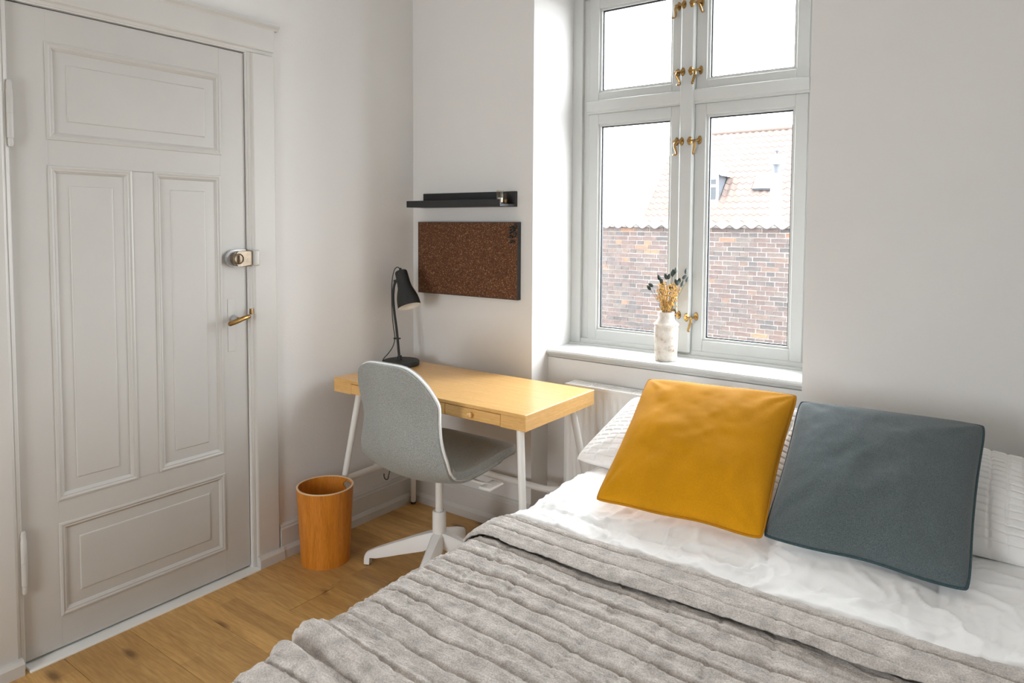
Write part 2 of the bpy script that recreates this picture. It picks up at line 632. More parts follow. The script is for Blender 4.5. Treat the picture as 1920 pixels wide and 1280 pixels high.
# ------------------------------------------------------------------ room shell
XE, XR = 0.7317, 1.8844          # window recess
RX1, RY0, RZ = 2.78, -4.2, 2.85  # right wall, rear wall, ceiling
NICHE, REVEAL, WALL_T = 0.135, 0.332, 0.385
SILL = 0.836
RTOP = 2.56

bm = NB()
fl = obj('floor', box((-0.15, RY0 - 0.2, -0.15), (RX1 + 0.15, 0.46, -0.006)), M['floorgap'])
tag(fl, 'honey pine plank floor of the room', 'floor', kind='structure')
# planks along X, 0.204 m wide, shared meshes
PW = 0.204
plank_meshes = {}
rg = rnd(4)
y = -0.2215 + PW * 2
row = 0
while y > RY0 - 0.1:
    y0, y1 = y - PW, min(y, 0.14)
    x = -0.05 - rg.random() * 1.2
    while x < RX1:
        L = rg.choice((1.1, 1.4, 1.8))
        a, b_ = max(x, -0.03), min(x + L, RX1 + 0.03)
        if b_ - a > 0.02 and y1 - y0 > 0.02:
            key = (round(b_ - a, 2), round(y1 - y0, 3))
            if key not in plank_meshes:
                bb = box((0.0006, 0.0006, -0.012), (key[0] - 0.0006, key[1] - 0.0006, 0.0), 0.0009, 1)
                me = bpy.data.meshes.new('plank')
                bb.to_mesh(me)
                bb.free()
                me.materials.append(M['floor'])
                plank_meshes[key] = me
            o = bpy.data.objects.new('plank', plank_meshes[key])
            COL.objects.link(o)
            o.parent = fl
            o.location = (a, y0, 0)
        x += L
    y -= PW
    row += 1

ce = obj('ceiling', box((-0.2, RY0 - 0.2, RZ), (RX1 + 0.2, 0.5, RZ + 0.15)), M['ceil'])
tag(ce, 'plain white ceiling of the room', 'ceiling', kind='structure')

# window wall
bm = NB()
add_box(bm, (-0.25, 0, -0.15), (XE, WALL_T, RZ))
add_box(bm, (XR, 0, -0.15), (RX1 + 0.25, WALL_T, RZ))
add_box(bm, (XE - 0.001, NICHE, -0.15), (XR + 0.001, WALL_T, 0.80))
add_box(bm, (XE - 0.001, 0, RTOP), (XR + 0.001, WALL_T, RZ))
wf = obj('wall_far', bm, M['wall'])
tag(wf, 'white wall with a deep window recess', 'wall', kind='structure')

# door wall with opening (leaf Y -1.742..-0.939, z 0..2.079)
DY0, DY1, DZ = -1.744, -0.937, 2.081
bm = NB()
add_box(bm, (-0.25, DY1, -0.15), (0, 0.0, RZ))
add_box(bm, (-0.25, RY0 - 0.2, -0.15), (0, DY0, RZ))
add_box(bm, (-0.25, DY0, DZ), (0, DY1, RZ))
add_box(bm, (-0.25, DY0, -0.15), (-0.09, DY1, DZ))
wl = obj('wall_left', bm, M['wall'])
tag(wl, 'white wall around the panelled door', 'wall', kind='structure')

wr = obj('wall_right', box((RX1, RY0 - 0.2, -0.15), (RX1 + 0.25, 0.0, RZ)), M['wall'])
tag(wr, 'white wall along the right side of the bed', 'wall', kind='structure')
# rear wall behind the camera with a window opening
bm = NB()
WX0, WX1, WZ0, WZ1 = 0.75, 1.55, 0.50, 1.80
add_box(bm, (-0.25, RY0 - 0.25, -0.15), (WX0, RY0, RZ))
add_box(bm, (WX1, RY0 - 0.25, -0.15), (RX1 + 0.25, RY0, RZ))
add_box(bm, (WX0, RY0 - 0.25, -0.15), (WX1, RY0, WZ0))
add_box(bm, (WX0, RY0 - 0.25, WZ1), (WX1, RY0, RZ))
wn = obj('wall_near', bm, M['wall'])
tag(wn, 'white wall behind the viewer with the second window', 'wall', kind='structure')

# rear window (out of view, lets daylight in)
w2 = empty('window_2', (1.15, RY0 - 0.12, WZ0))
tag(w2, 'plain white window in the wall behind the viewer', 'window', kind='structure')
bm = NB()
for (a, b_) in (((-0.40, -.03, 0), (-0.36, .03, 1.3)), ((0.36, -.03, 0), (0.40, .03, 1.3)), ((-0.36, -.03, 0), (0.36, .03, .05)), ((-0.36, -.03, 1.26), (0.36, .03, 1.3)), ((-.025, -.03, .05), (.025, .03, 1.26))):
    add_box(bm, a, b_, 0.004, 1)
obj('window_frame', bm, M['winpaint'], w2)
for s in (-1, 1):
    obj('pane', box((min(s * .025, s * .36), -.003, .05), (max(s * .025, s * .36), .003, 1.26)), M['glass'], w2)


# baseboards : profile (depth, z)
def bb_profile():
    return [(0, 0), (0.030, 0), (0.030, 0.034), (0.022, 0.046), (0.018, 0.05), (0.018, 0.122), (0.013, 0.128), (0.013, 0.133), (0.006, 0.142), (0, 0.142)]


bm = NB()
add_prism(bm, bb_profile(), 'y', -0.812, 0.0)
bl = obj('baseboard_left', bm, M['trim'])
tag(bl, 'tall white moulded baseboard between the door and the corner', 'baseboard', kind='structure')
bm = NB()
add_prism(bm, [(-d, z) for d, z in bb_profile()], 'x', 0.0, XE)
bf = obj('baseboard_far', bm, M['trim'])
tag(bf, 'tall white moulded baseboard under the desk', 'baseboard', kind='structure')
bm = NB()
add_prism(bm, bb_profile(), 'y', RY0, -1.872)
b3 = obj('baseboard_near', bm, M['trim'])
tag(b3, 'white baseboard on the hinge side of the door', 'baseboard', kind='structure')

# door casing
tr = empty('trim_1', (0, -1.34, 0))
tag(tr, 'white moulded door casing with a header cap', 'door casing', kind='structure')


def tloc(o):
    o.location = (0, 1.34, 0)
    return o


def casing_side(y_in, y_out, z1):
    # profile across y: bead near opening, flat board, outer edge
    s = 1 if y_out > y_in else -1
    w = abs(y_out - y_in)
    prof = [(0, -0.05), (0, -0.002), (0.003, 0.003), (0.012, 0.006), (0.014, 0.005), (0.019, 0.011), (0.024, 0.013), (w - 0.006, 0.015), (w - 0.002, 0.013), (w, 0.0), (w, -0.05)]
    bm = NB()
    add_prism(bm, [(d, y_in + s * u) for u, d in prof], 'z', 0.0, z1)
    return bm


tloc(obj('side_casing', casing_side(-0.9365, -0.815, 2.081), M['trim'], tr))
tloc(obj('side_casing', casing_side(-1.7445, -1.866, 2.081), M['trim'], tr))
bm = NB()
prof = [(-0.05, 2.082), (-0.002, 2.082), (0.003, 2.085), (0.006, 2.094), (0.005, 2.096), (0.011, 2.101), (0.013, 2.106), (0.015, 2.19), (0, 2.19), (-.05, 2.19)]
add_prism(bm, prof, 'y', -1.866, -0.815)
tloc(obj('header_casing', bm, M['trim'], tr))
bm = NB()
add_prism(bm, [(0, 2.186), (0.016, 2.186), (0.019, 2.191), (0.026, 2.197), (0.029, 2.200), (0.029, 2.205), (0, 2.211)], 'y', -1.884, -0.797)
tloc(obj('header_cap', bm, M['trim'], tr))
for s, (a, b_) in enumerate(((-0.922, -0.806), (-1.874, -1.758))):
    bm = NB()
    add_prism(bm, [(0, 0.0), (0.034, 0), (0.034, 0.036), (0.026, 0.048), (0.0, 0.048)], 'y', a, b_)
    tloc(obj('plinth_block', bm, M['trim'], tr))
th = obj('trim_2', box((-0.09, DY0, -0.004), (0.036, DY1 + 0.015, 0.006), 0.003, 2), M['whitemetal'])
tag(th, 'white painted threshold strip under the door', 'threshold', kind='structure')


# door leaf
def ring_panel(bm, y0, y1, z0, z1, rings, x0):
    prev = None
    for ins, dep in rings:
        q = [bm.verts.new((x0 + dep, yy, zz)) for yy, zz in ((y0 + ins, z0 + ins), (y1 - ins, z0 + ins), (y1 - ins, z1 - ins), (y0 + ins, z1 - ins))]
        if prev:
            for k in range(4):
                bm.faces.new((prev[k], prev[(k + 1) % 4], q[(k + 1) % 4], q[k]))
        prev = q
    bm.faces.new(prev)


door = empty('door_1', (0, -1.34, 0))
tag(door, 'white four panel door with brass lever and rim lock', 'door', kind='structure')


def dloc(o):
    o.location = (0, 1.34, 0)
    return o


FX = -0.011
panels = [(-1.634, -1.045, 1.674, 1.972), (-1.634, -1.382, 0.505, 1.585), (-1.299, -1.050, 0.507, 1.587), (-1.632, -1.050, 0.122, 0.424)]
PY0, PY1 = -1.741, -0.940
bm = NB()
T0 = FX - 0.040
add_box(bm, (T0, PY0, 0.015), (FX, -1.634, 2.076), 0.001, 1)
add_box(bm, (T0, -1.047, 0.015), (FX, PY1, 2.076), 0.001, 1)
add_box(bm, (T0, -1.6345, 1.973), (FX, -1.0465, 2.076))
add_box(bm, (T0, -1.6345, 1.586), (FX, -1.0465, 1.674))
add_box(bm, (T0, -1.6345, 0.424), (FX, -1.0465, 0.506))
add_box(bm, (T0, -1.6345, 0.015), (FX, -1.0465, 0.122))
add_box(bm, (T0, -1.3825, 0.505), (FX, -1.2985, 1.587))
dloc(obj('leaf_frame', bm, M['door'], door))
R_ = [(-0.005, -0.001), (-0.003, 0.003), (0.003, 0.0045), (0.009, 0.0015), (0.012, 0.002), (0.018, -0.003), (0.021, -0.0065), (0.058, -0.0055), (0.0605, -0.0025), (0.063, -0.002)]
for (a, b_, c, d) in panels:
    bm = NB()
    ring_panel(bm, a, b_, c, d, R_, FX)
    add_box(bm, (T0 + 0.004, a, c), (FX - 0.014, b_, d))
    dloc(obj('panel', bm, M['door'], door))
# lock
bm = NB()
yc, zc = -0.985, 1.270
lp = [(-0.945, 1.238), (-0.945, 1.305), (-0.985, 1.306)] + [(-0.998 - 0.040 * math.sin(math.pi * k / 10), 1.272 + 0.034 * math.cos(math.pi * k / 10)) for k in range(11)] + [(-0.985, 1.238)]
add_prism(bm, lp, 'x', FX, FX + 0.014)
bmesh.ops.bevel(bm, geom=bm.edges[:], offset=0.003, segments=2, affect='EDGES')
lk = dloc(obj('rim_lock', bm, M['chrome'], door, True))
tag(lk, 'worn nickel rim lock')
bm = NB()
lp = [(-0.931, 1.240), (-0.931, 1.303), (-0.985, 1.300)] + [(-0.995 - 0.024 * math.sin(math.pi * k / 8), 1.270 + 0.029 * math.cos(math.pi * k / 8)) for k in range(9)] + [(-0.985, 1.240)]
add_prism(bm, lp, 'x', FX + 0.010, FX + 0.034)
bmesh.ops.bevel(bm, geom=bm.edges[:], offset=0.005, segments=3, affect='EDGES')
o = obj('lock_case', bm, M['nickel'], lk, True)
bm = NB()
add_lathe(bm, [(0.0, 0.0), (0.021, 0.0), (0.021, 0.006), (0.019, 0.008), (0.016, 0.004), (0.0, 0.004)], 28, Matrix.Translation((FX + 0.033, -0.995, 1.270)) @ Matrix.Rotation(math.pi / 2, 4, 'Y'))
add_box(bm, (FX + 0.036, -0.998, 1.255), (FX + 0.046, -0.992, 1.285), 0.002, 2)
obj('turn_knob', bm, M['nickel'], lk, True)
bm = NB()
add_box(bm, (0.008, -0.932, 1.240), (0.036, -0.905, 1.303), 0.008, 3)
dloc(obj('lock_keep', bm, M['trim'], tr, True))
# handle plate + lever
bm = NB()
add_box(bm, (FX, -1.025, 0.905), (FX + 0.002, -0.992, 1.113), 0.0009, 2)
pl = dloc(obj('handle_plate', bm, M['door'], door))
bm = NB()
rotY = Matrix.Rotation(math.pi / 2, 4, 'Y')
add_lathe(bm, [(0.013, 0.0), (0.013, 0.010), (0.010, 0.014), (0.009, 0.03), (0, 0.03)], 20, Matrix.Translation((FX + 0.003, -1.000, 1.034)) @ rotY)
hr = obj('handle_rose', bm, M['chrome'], pl, True)
bm = NB()
add_tube(bm, [(FX + 0.012, -1.000, 1.034), (FX + 0.045, -1.000, 1.034)], 0.0075, 14)
add_tube(bm, [(FX + 0.044, -1.048, 1.020), (FX + 0.045, -1.044, 1.0205), (FX + 0.047, -1.02, 1.027), (FX + 0.047, -0.985, 1.037), (FX + 0.046, -0.960, 1.042), (FX + 0.045, -0.957, 1.0425)], [0.006, 0.009, 0.0098, 0.009, 0.008, 0.006], 16)
hl = obj('lever', bm, M['brass'], pl, True)
tag(hl, 'brass lever handle')
bm = NB()
add_box(bm, (-0.012, -0.9355, 1.045), (0.012, -0.927, 1.068), 0.002, 2)
dloc(obj('strike_plate', bm, M['brass'], tr))
# hinges
for zc in (1.737, 0.343):
    bm = NB()
    add_lathe(bm, [(0, -0.102), (0.006, -0.1), (0.0085, -0.092), (0.0075, -0.075), (0.0095, -0.073), (0.0095, -0.001), (0.0085, 0.0), (0.0095, 0.001), (0.0095, 0.072), (0.0075, 0.075), (0.0085, 0.09), (0.006, 0.1), (0, 0.102)], 16, Matrix.Translation((0.004, -1.742, zc)))
    add_box(bm, (-0.02, -1.7465, zc - 0.073), (0.003, -1.7385, zc + 0.073))
    dloc(obj('hinge', bm, M['door'], door, True))

# ------------------------------------------------------------------ window_1
WY = 0.335
win = empty('window_1', (1.308, WY, SILL))
tag(win, 'white four light casement window with brass hooks', 'window', kind='structure')
WOFF = Vector((-1.308, -WY, -SILL))


def wloc(o):
    o.location = WOFF
    return o


CX = 1.308


def mir(x):
    return 2 * CX - x


FL0, FL1 = 0.7317, 0.784      # outer lining
bm = NB()
ZT = RTOP
for (a, b_) in ((XE - .001, FL1), (mir(FL1), XR + .001)):
    add_box(bm, (a, REVEAL, SILL - 0.04), (b_, 0.382, ZT + .001), 0.003, 2)
add_box(bm, (XE + .002, REVEAL + .0025, 2.498), (XR, 0.382, ZT + .001), 0.003, 2)
# inner frame step
for (a, b_) in ((FL1 - .002, 0.826), (mir(0.826), mir(FL1 - .002))):
    add_box(bm, (a, 0.350, SILL), (b_, 0.380, 2.505), 0.003, 2)
add_box(bm, (FL1 - .004, 0.3525, 2.440), (mir(FL1 - .004), 0.379, 2.503))
add_box(bm, (FL1 - .004, 0.336, 2.4665), (mir(FL1 - .004), 0.378, 2.515))
add_box(bm, (FL1 - .02, 0.338, SILL - .02), (mir(FL1 - .02), 0.380, 0.868), 0.004, 2)   # bottom frame
add_box(bm, (XE, 0.322, SILL - .02), (XR, 0.380, 0.847), 0.003, 2)
wloc(obj('window_frame', bm, M['winpaint'], win))
# mullion and transom
bm = NB()
add_prism(bm, [(1.277, 0.36), (1.277, 0.322), (1.283, 0.316), (1.333, 0.316), (1.339, 0.322), (1.339, 0.375), (1.277, 0.375)], 'z', 0.860, 2.47)
wloc(obj('mullion', bm, M['winpaint'], win))
for (a, b_) in ((0.812, 1.278), (1.338, mir(0.812))):
    bm = NB()
    add_prism(bm, [(0.375, 1.930), (0.333, 1.930), (0.333, 1.938), (0.326, 1.942), (0.322, 1.987), (0.332, 1.992), (0.375, 1.992)], 'x', a, b_)
    wloc(obj('transom', bm, M['winpaint'], win))


def sash(x0, x1, z0, z1, name='sash'):
    """x0..x1 outer size, stiles 0.05, glass set back"""
    bm = NB()
    st = 0.048
    yf, yb = 0.342, 0.376
    for lo, hi in (((x0, yf, z0), (x0 + st, yb, z1)), ((x1 - st, yf, z0), (x1, yb, z1)), ((x0 + st, yf, z0), (x1 - st, yb, z0 + st)), ((x0 + st, yf, z1 - st), (x1 - st, yb, z1))):
        add_box(bm, lo, hi, 0.002, 1)
    # small moulded step inside
    s2 = 0.010
    a0, a1, c0, c1 = x0 + st, x1 - st, z0 + st, z1 - st
    for lo, hi in (((a0, yf + .009, c0), (a0 + s2, yb, c1)), ((a1 - s2, yf + .009, c0), (a1, yb, c1)), ((a0 + s2, yf + .009, c0), (a1 - s2, yb, c0 + s2)), ((a0 + s2, yf + .009, c1 - s2), (a1 - s2, yb, c1))):
        add_box(bm, lo, hi)
    s = wloc(obj(name, bm, M['winpaint'], win))
    g = s2
    b0, b1, d0, d1 = a0 + g, a1 - g, c0 + g, c1 - g
    bm = NB()
    k = 0.005
    ya, yb2 = yf + .020, yf + .032
    for lo, hi in (((b0, ya, d0), (b0 + k, yb2, d1)), ((b1 - k, ya, d0), (b1, yb2, d1)), ((b0 + k, ya, d0), (b1 - k, yb2, d0 + k)), ((b0 + k, ya, d1 - k), (b1 - k, yb2, d1))):
        add_box(bm, lo, hi)
    obj('gasket', bm, M['gasket'], s)
    obj('pane', box((b0, yf + .024, d0), (b1, yf + .028, d1)), M['glass'], s)
    return s


LX0, LX1 = 0.818, 1.300
RX0_, RX1_ = 1.339, mir(0.818)
LX1 = 1.2775
s_ll = sash(LX0, LX1, 0.866, 1.930)
s_rl = sash(RX0_, RX1_, 0.866, 1.930)
s_lu = sash(LX0, LX1, 1.980, 2.465)
s_ru = sash(RX0_, RX1_, 1.980, 2.465)


def latch(parent, z, side, swing=0.0):
    """brass casement hook: plate on mullion, plate on sash, hanging curled hook"""
    bm = NB()
    xm = 1.308 + side * 0.036            # hinge axis near mullion edge
    # oval plate on the mullion
    add_lathe(bm, [(0, 0.006), (0.009, 0.005), (0.011, 0.0)], 16, Matrix.Translation((1.308 + side * 0.018, 0.316, z)) @ Matrix.Rotation(math.pi / 2, 4, 'X') @ Matrix.Diagonal((1, 1.7, 1, 1)))
    # oval plate on the sash
    add_lathe(bm, [(0, 0.006), (0.008, 0.005), (0.010, 0.0)], 16, Matrix.Translation((1.308 + side * 0.052, 0.342, z + 0.004)) @ Matrix.Rotation(math.pi / 2, 4, 'X') @ Matrix.Diagonal((1, 1.9, 1, 1)))
    add_tube(bm, [(1.308 + side * 0.010, 0.306, z), (1.308 + side * 0.058, 0.318, z + 0.001)], 0.0042, 10)
    add_tube(bm, [(1.308 + side * 0.052, 0.345, z + .002), (1.308 + side * 0.052, 0.316, z + 0.002)], 0.005, 10)
    add_tube(bm, [(1.308 + side * 0.018, 0.318, z), (1.308 + side * 0.018, 0.302, z)], 0.006, 10)
    px = 1.308 + side * 0.040
    pts = []
    for t, dx, dy in ((0, 0, 0), (0.12, 0.002, -0.006), (0.3, 0.004, -0.008), (0.55, 0.000, -0.003), (0.8, -0.004, 0.0), (0.95, -0.005, -0.004), (1.0, 0.001, -0.010), (0.97, 0.006, -0.015)):
        pts.append((px + side * (dx + swing * t * 0.06), 0.310 + dy, z - t * 0.060 * (1 - abs(swing) * .3)))
    cc = catmull(pts, np.linspace(0, 1, 26))
    rr = [0.0035 + 0.0022 * math.sin(min(1, i / 18) * math.pi) for i in range(26)]
    add_tube(bm, [tuple(c) for c in cc], rr, 8)
    o = obj('casement_hook', bm, M['brass'], parent, True)
    tag(o, 'brass casement hook')
    return o


for sd, lo_, up_ in ((-1, s_ll, s_lu), (1, s_rl, s_ru)):
    latch(lo_, 1.012 if sd > 0 else 1.02, sd, -0.1)
    latch(lo_, 1.772, sd, 0.05)
    latch(up_, 2.068, sd, -0.15)
    latch(up_, 2.352, sd, 0.55 if sd > 0 else 0.35)
# window board
bm = NB()
add_prism(bm, [(0.125, SILL - 0.022), (0.118, SILL - 0.016), (0.116, SILL - 0.008), (0.122, SILL - 0.001), (0.130, SILL), (0.34, SILL + 0.002), (0.34, SILL - 0.034), (0.139, SILL - 0.034), (0.137, SILL - 0.024)], 'x', XE, XR)
wloc(obj('window_sill', bm, M['winpaint'], win))

# ------------------------------------------------------------------ heating pipe and radiator
pipe = empty('heating_pipe', (0.055, -0.53, 0))
tag(pipe, 'white heating pipe running low along both walls to the radiator', 'pipe')
bm = NB()
pp = [(0.055, -0.53, 0.0), (0.055, -0.53, 0.225)]
for k in range(7):
    a = k / 6 * math.pi / 2
    pp.append((0.055, -0.53 + 0.03 * (1 - math.cos(a)), 0.228 + 0.03 * math.sin(a)))
pp += [(0.055, -0.09, 0.258)]
for k in range(1, 7):
    a = k / 6 * math.pi / 2
    pp.append((0.055 + 0.035 * (1 - math.cos(a)), -0.09 + 0.035 * math.sin(a), 0.258))
pp += [(0.4, -0.055, 0.256), (0.80, -0.055, 0.256), (0.86, -0.05, 0.256), (0.905, -0.02, 0.256), (0.915, 0.033, 0.256)]
add_tube(bm, pp, 0.0145, 16)
o = obj('pipe_run', bm, M['whitemetal'], pipe, True)
o.location = (-0.055, 0.53, 0)
for (bx, by, ax) in ((0.0, -0.27, 'x'), (0.32, 0.0, 'y'), (0.66, 0.0, 'y')):
    bm = NB()
    if ax == 'x':
        add_tube(bm, [(-0.005, by, 0.25), (0.05, by, 0.25)], 0.005, 8)
    else:
        add_tube(bm, [(bx, 0.005, 0.25), (bx, -0.05, 0.25)], 0.005, 8)
    o = obj('pipe_bracket', bm, M['whitemetal'], pipe)
    o.location = (-0.055, 0.53, 0)

rad = empty('radiator', (1.31, 0.08, 0.15))
tag(rad, 'white ribbed panel radiator in the niche under the window', 'radiator')
ROFF = Vector((-1.31, -0.08, -0.15))
RA, RB, RZ0, RZ1 = 0.886, 1.735, 0.150, 0.714
# corrugated front panel
n = 400
xs = np.linspace(RA + 0.006, RB - 0.006, n)
zs = [RZ0, RZ0 + .03, RZ0 + .055, RZ1 - .060, RZ1 - 0.038, RZ1 - 0.010]
V = np.zeros((len(zs), n, 3))
for i, z in enumerate(zs):
    dep = 0.009 if 2 <= i <= 3 else 0.0
    w = np.clip(np.cos((xs - RA) / 0.0333 * 2 * math.pi) * 1.6, -1, 1) * 0.5 + 0.5
    V[i, :, 0] = xs
    V[i, :, 1] = 0.034 + dep * (1 - w)
    V[i, :, 2] = z
B = V.copy()
B[:, :, 1] = 0.052
o = obj('front_panel', solid_grid('front_panel', V, B), M['radiator'], rad, True)
o.location = ROFF
o = obj('back_panel', box((RA + .006, 0.095, RZ0), (RB - .006, 0.108, RZ1 - .012), 0.004, 2), M['radiator'], rad)
o.location = ROFF
for xa in (RA, RB - 0.006):
    o = obj('side_cover', box((xa, 0.030, RZ0 + .01), (xa + 0.006, 0.112, RZ1), 0.002, 2), M['radiator'], rad)
    o.location = ROFF
k = 0
x = RA + 0.006
ncell = 8
cw = (RB - RA - 0.012) / ncell
bm = NB()
add_box(bm, (RA, 0.030, RZ1 - 0.012), (RB, 0.036, RZ1 + 0.002), 0.002, 2)
add_box(bm, (RA, 0.108, RZ1 - 0.012), (RB, 0.114, RZ1 + 0.002), 0.002, 2)
o = obj('top_rail', bm, M['radiator'], rad)
o.location = ROFF
for c in range(ncell):
    x0 = RA + 0.006 + c * cw
    bm = NB()
    for q in range(5):
        yy = 0.038 + q * 0.0145
        add_box(bm, (x0 + 0.007, yy, RZ1 - 0.010), (x0 + cw - 0.007, yy + 0.0115, RZ1 - 0.001))
    add_box(bm, (x0, 0.036, RZ1 - .008), (x0 + 0.007, 0.108, RZ1 + .001))
    o = obj('grille_section', bm, M['radiator'], rad)
    o.location = ROFF

# ------------------------------------------------------------------ desk
DX0, DX1, DYF, DYB, DH, DT = 0.0845, 1.1045, -0.583, -0.093, 0.74, 0.060
desk = empty('desk', (0.5945, -0.338, 0))
tag(desk, 'bamboo writing desk with small drawers and white splayed legs', 'desk')
DOFF = Vector((-0.5945, 0.338, 0))


def dk(o):
    o.location = DOFF
    return o


bm = NB()
add_box(bm, (DX0, DYF, DH - 0.013), (DX1, DYB, DH), 0.0015, 2)
dk(obj('desk_top', bm, M['bamboo'], desk))
bm = NB()
z0, z1 = DH - DT, DH - 0.013
d1, d2 = 0.195, 0.995
add_box(bm, (DX0, DYF + .0005, z0), (d1, DYF + 0.018, z1), 0.001, 1)
add_box(bm, (d2, DYF + .0005, z0), (DX1, DYF + 0.018, z1), 0.001, 1)
add_box(bm, (DX0, DYB - 0.018, z0), (DX1, DYB, z1), 0.001, 1)
add_box(bm, (DX0 + .018, DYF + 0.018, z0), (DX1 - .018, DYB - .018, z0 + 0.010))
add_box(bm, (d1, DYF + 0.008, z0), (d2, DYF + 0.018, z1))
dk(obj('apron', bm, M['bamboo'], desk))
bm = NB()
add_box(bm, (DX0 - .0008, DYF + .001, z0), (DX0 + 0.018, DYB - .001, DH - .0012), 0.001, 1)
dk(obj('side_apron', bm, M['bamboo_y'], desk))
bm = NB()
add_box(bm, (DX1 - 0.018, DYF + .001, z0), (DX1 + 0.0008, DYB - .001, DH - .0012), 0.001, 1)
dk(obj('side_apron', bm, M['bamboo_y'], desk))
dw = (d2 - d1) / 3
for k in range(3):
    a = d1 + k * dw + 0.0014
    b_ = d1 + (k + 1) * dw - 0.0014
    dr = dk(obj('drawer', box((a, DYF, z0 + 0.0035), (b_, DYF + 0.012, z1 - 0.0025), 0.0008, 1), M['bamboo'], desk))
    bm = NB()
    mt_ = Matrix.Translation(((a + b_) / 2, DYF, (z0 + z1) / 2)) @ Matrix.Rotation(math.pi / 2, 4, 'X')
    add_lathe(bm, [(0.006, 0), (0.0055, 0.006), (0.009, 0.009), (0.0115, 0.013), (0.0105, 0.018), (0.006, 0.0205), (0, 0.021)], 20, mt_)
    obj('knob', bm, M['bamboo'], dr, True)
for (tx, ty), (fx, fy) in (((0.185, -0.525), (0.088, -0.595)), ((1.042, -0.525), (1.135, -0.615)), ((1.035, -0.155), (1.135, -0.065)), ((0.15, -0.155), (0.052, -0.058))):
    bm = NB()
    top = Vector((tx, ty, z0 + 0.004))
    bot = Vector((fx, fy, 0.014))
    add_tube(bm, [tuple(bot), tuple(top)], [0.0125, 0.0145], 18)
    lg = dk(obj('leg', bm, M['whitemetal'], desk, True))
    bm = NB()
    add_tube(bm, [(fx - (tx - fx) * .02, fy - (ty - fy) * .02, 0.0), (fx, fy, 0.015)], [0.0125, 0.013], 18)
    obj('foot_cap', bm, M['darkfoot'], lg, True)

# ------------------------------------------------------------------ swivel chair
HX, HY = 0.632, -0.507
chair = empty('swivel_chair', (HX, HY, 0))
tag(chair, 'grey upholstered swivel chair with white four star base at the desk', 'chair')
PR = [  # forward, z, half width, curl
    (0.262, 0.446, 0.200, 0.000), (0.250, 0.466, 0.208, 0.0), (0.218, 0.478, 0.215, 0.0), (0.13, 0.476, 0.221, 0.002), (0.02, 0.460, 0.225, 0.008), (-0.09, 0.448, 0.224, 0.016),
    (-0.165, 0.454, 0.221, 0.026), (-0.215, 0.488, 0.226, 0.034), (-0.243, 0.545, 0.222, 0.040), (-0.252, 0.61, 0.204, 0.042),
    (-0.254, 0.68, 0.195, 0.042), (-0.262, 0.75, 0.203, 0.038), (-0.274, 0.81, 0.199, 0.028), (-0.283, 0.852, 0.192, 0.018), (-0.289, 0.880, 0.188, 0.010), (-0.293, 0.900, 0.186, 0.006)]


def shell_grid(p0, p1, n, mm, wscale, off, trim=0.0):
    w = np.sin(np.linspace(-1, 1, mm) * math.pi / 2)
    V = np.zeros((n, mm, 3))
    for j in range(mm):
        aw = abs(w[j])
        hi = p1 - 0.26 * aw ** 4.0 if p1 > 0.9 else p1
        lo = p0 + 0.13 * aw ** 4.5 if p0 < 0.1 else p0
        ts = np.linspace(lo, hi, n)
        C_ = catmull(PR, ts)
        T = (catmull(PR, np.clip(ts + 0.004, 0, 1)) - catmull(PR, np.clip(ts - 0.004, 0, 1)))[:, :2]
        T /= np.linalg.norm(T, axis=1)[:, None]
        cl = C_[:, 3] * w[j] ** 2 + off
        V[:, j, 0] = w[j] * C_[:, 2] * wscale
        V[:, j, 1] = C_[:, 0] + T[:, 1] * cl
        V[:, j, 2] = C_[:, 1] - T[:, 0] * cl
    return V


A = shell_grid(0.22, 1.0, 90, 40, 1.0, -0.003)
B = shell_grid(0.22, 1.0, 90, 40, 1.0, 0.006)
obj('shell_edge', solid_grid('shell_edge', A, B), M['whiteplastic'], chair, 'all')
A = shell_grid(0.08, 0.992, 110, 40, 0.985, -0.013)
B = shell_grid(0.08, 0.992, 110, 40, 0.985, -0.0035)
obj('outer_upholstery', solid_grid('outer_upholstery', A, B), M['chairfab'], chair, True)
# back pad + seat pad
A = shell_grid(0.44, 0.99, 80, 40, 0.975, 0.0065)
B = shell_grid(0.44, 0.99, 80, 40, 0.955, 0.018)
obj('back_pad', solid_grid('back_pad', A, B), M['chairfab'], chair, True)
A = shell_grid(0.0, 0.46, 80, 40, 1.0, -0.004)
B = shell_grid(0.0, 0.46, 80, 40, 0.97, 0.026)
wv = np.linspace(-1, 1, 40)
B[:, :, 2] += 0.008 * (1 - wv[None, :] ** 4)
obj('seat_pad', solid_grid('seat_pad', A, B), M['chairfab'], chair, True)
# piping around the seat front
S_ = shell_grid(0.0, 0.40, 60, 41, 1.004, 0.004)
pts = [tuple(v) for v in S_[::-1, 0]] + [tuple(v) for v in S_[0, 1:-1]] + [tuple(v) for v in S_[:, -1]]
bm = NB()
add_tube(bm, pts, 0.0035, 8)
obj('seat_piping', bm, M['chairfab'], chair, True)
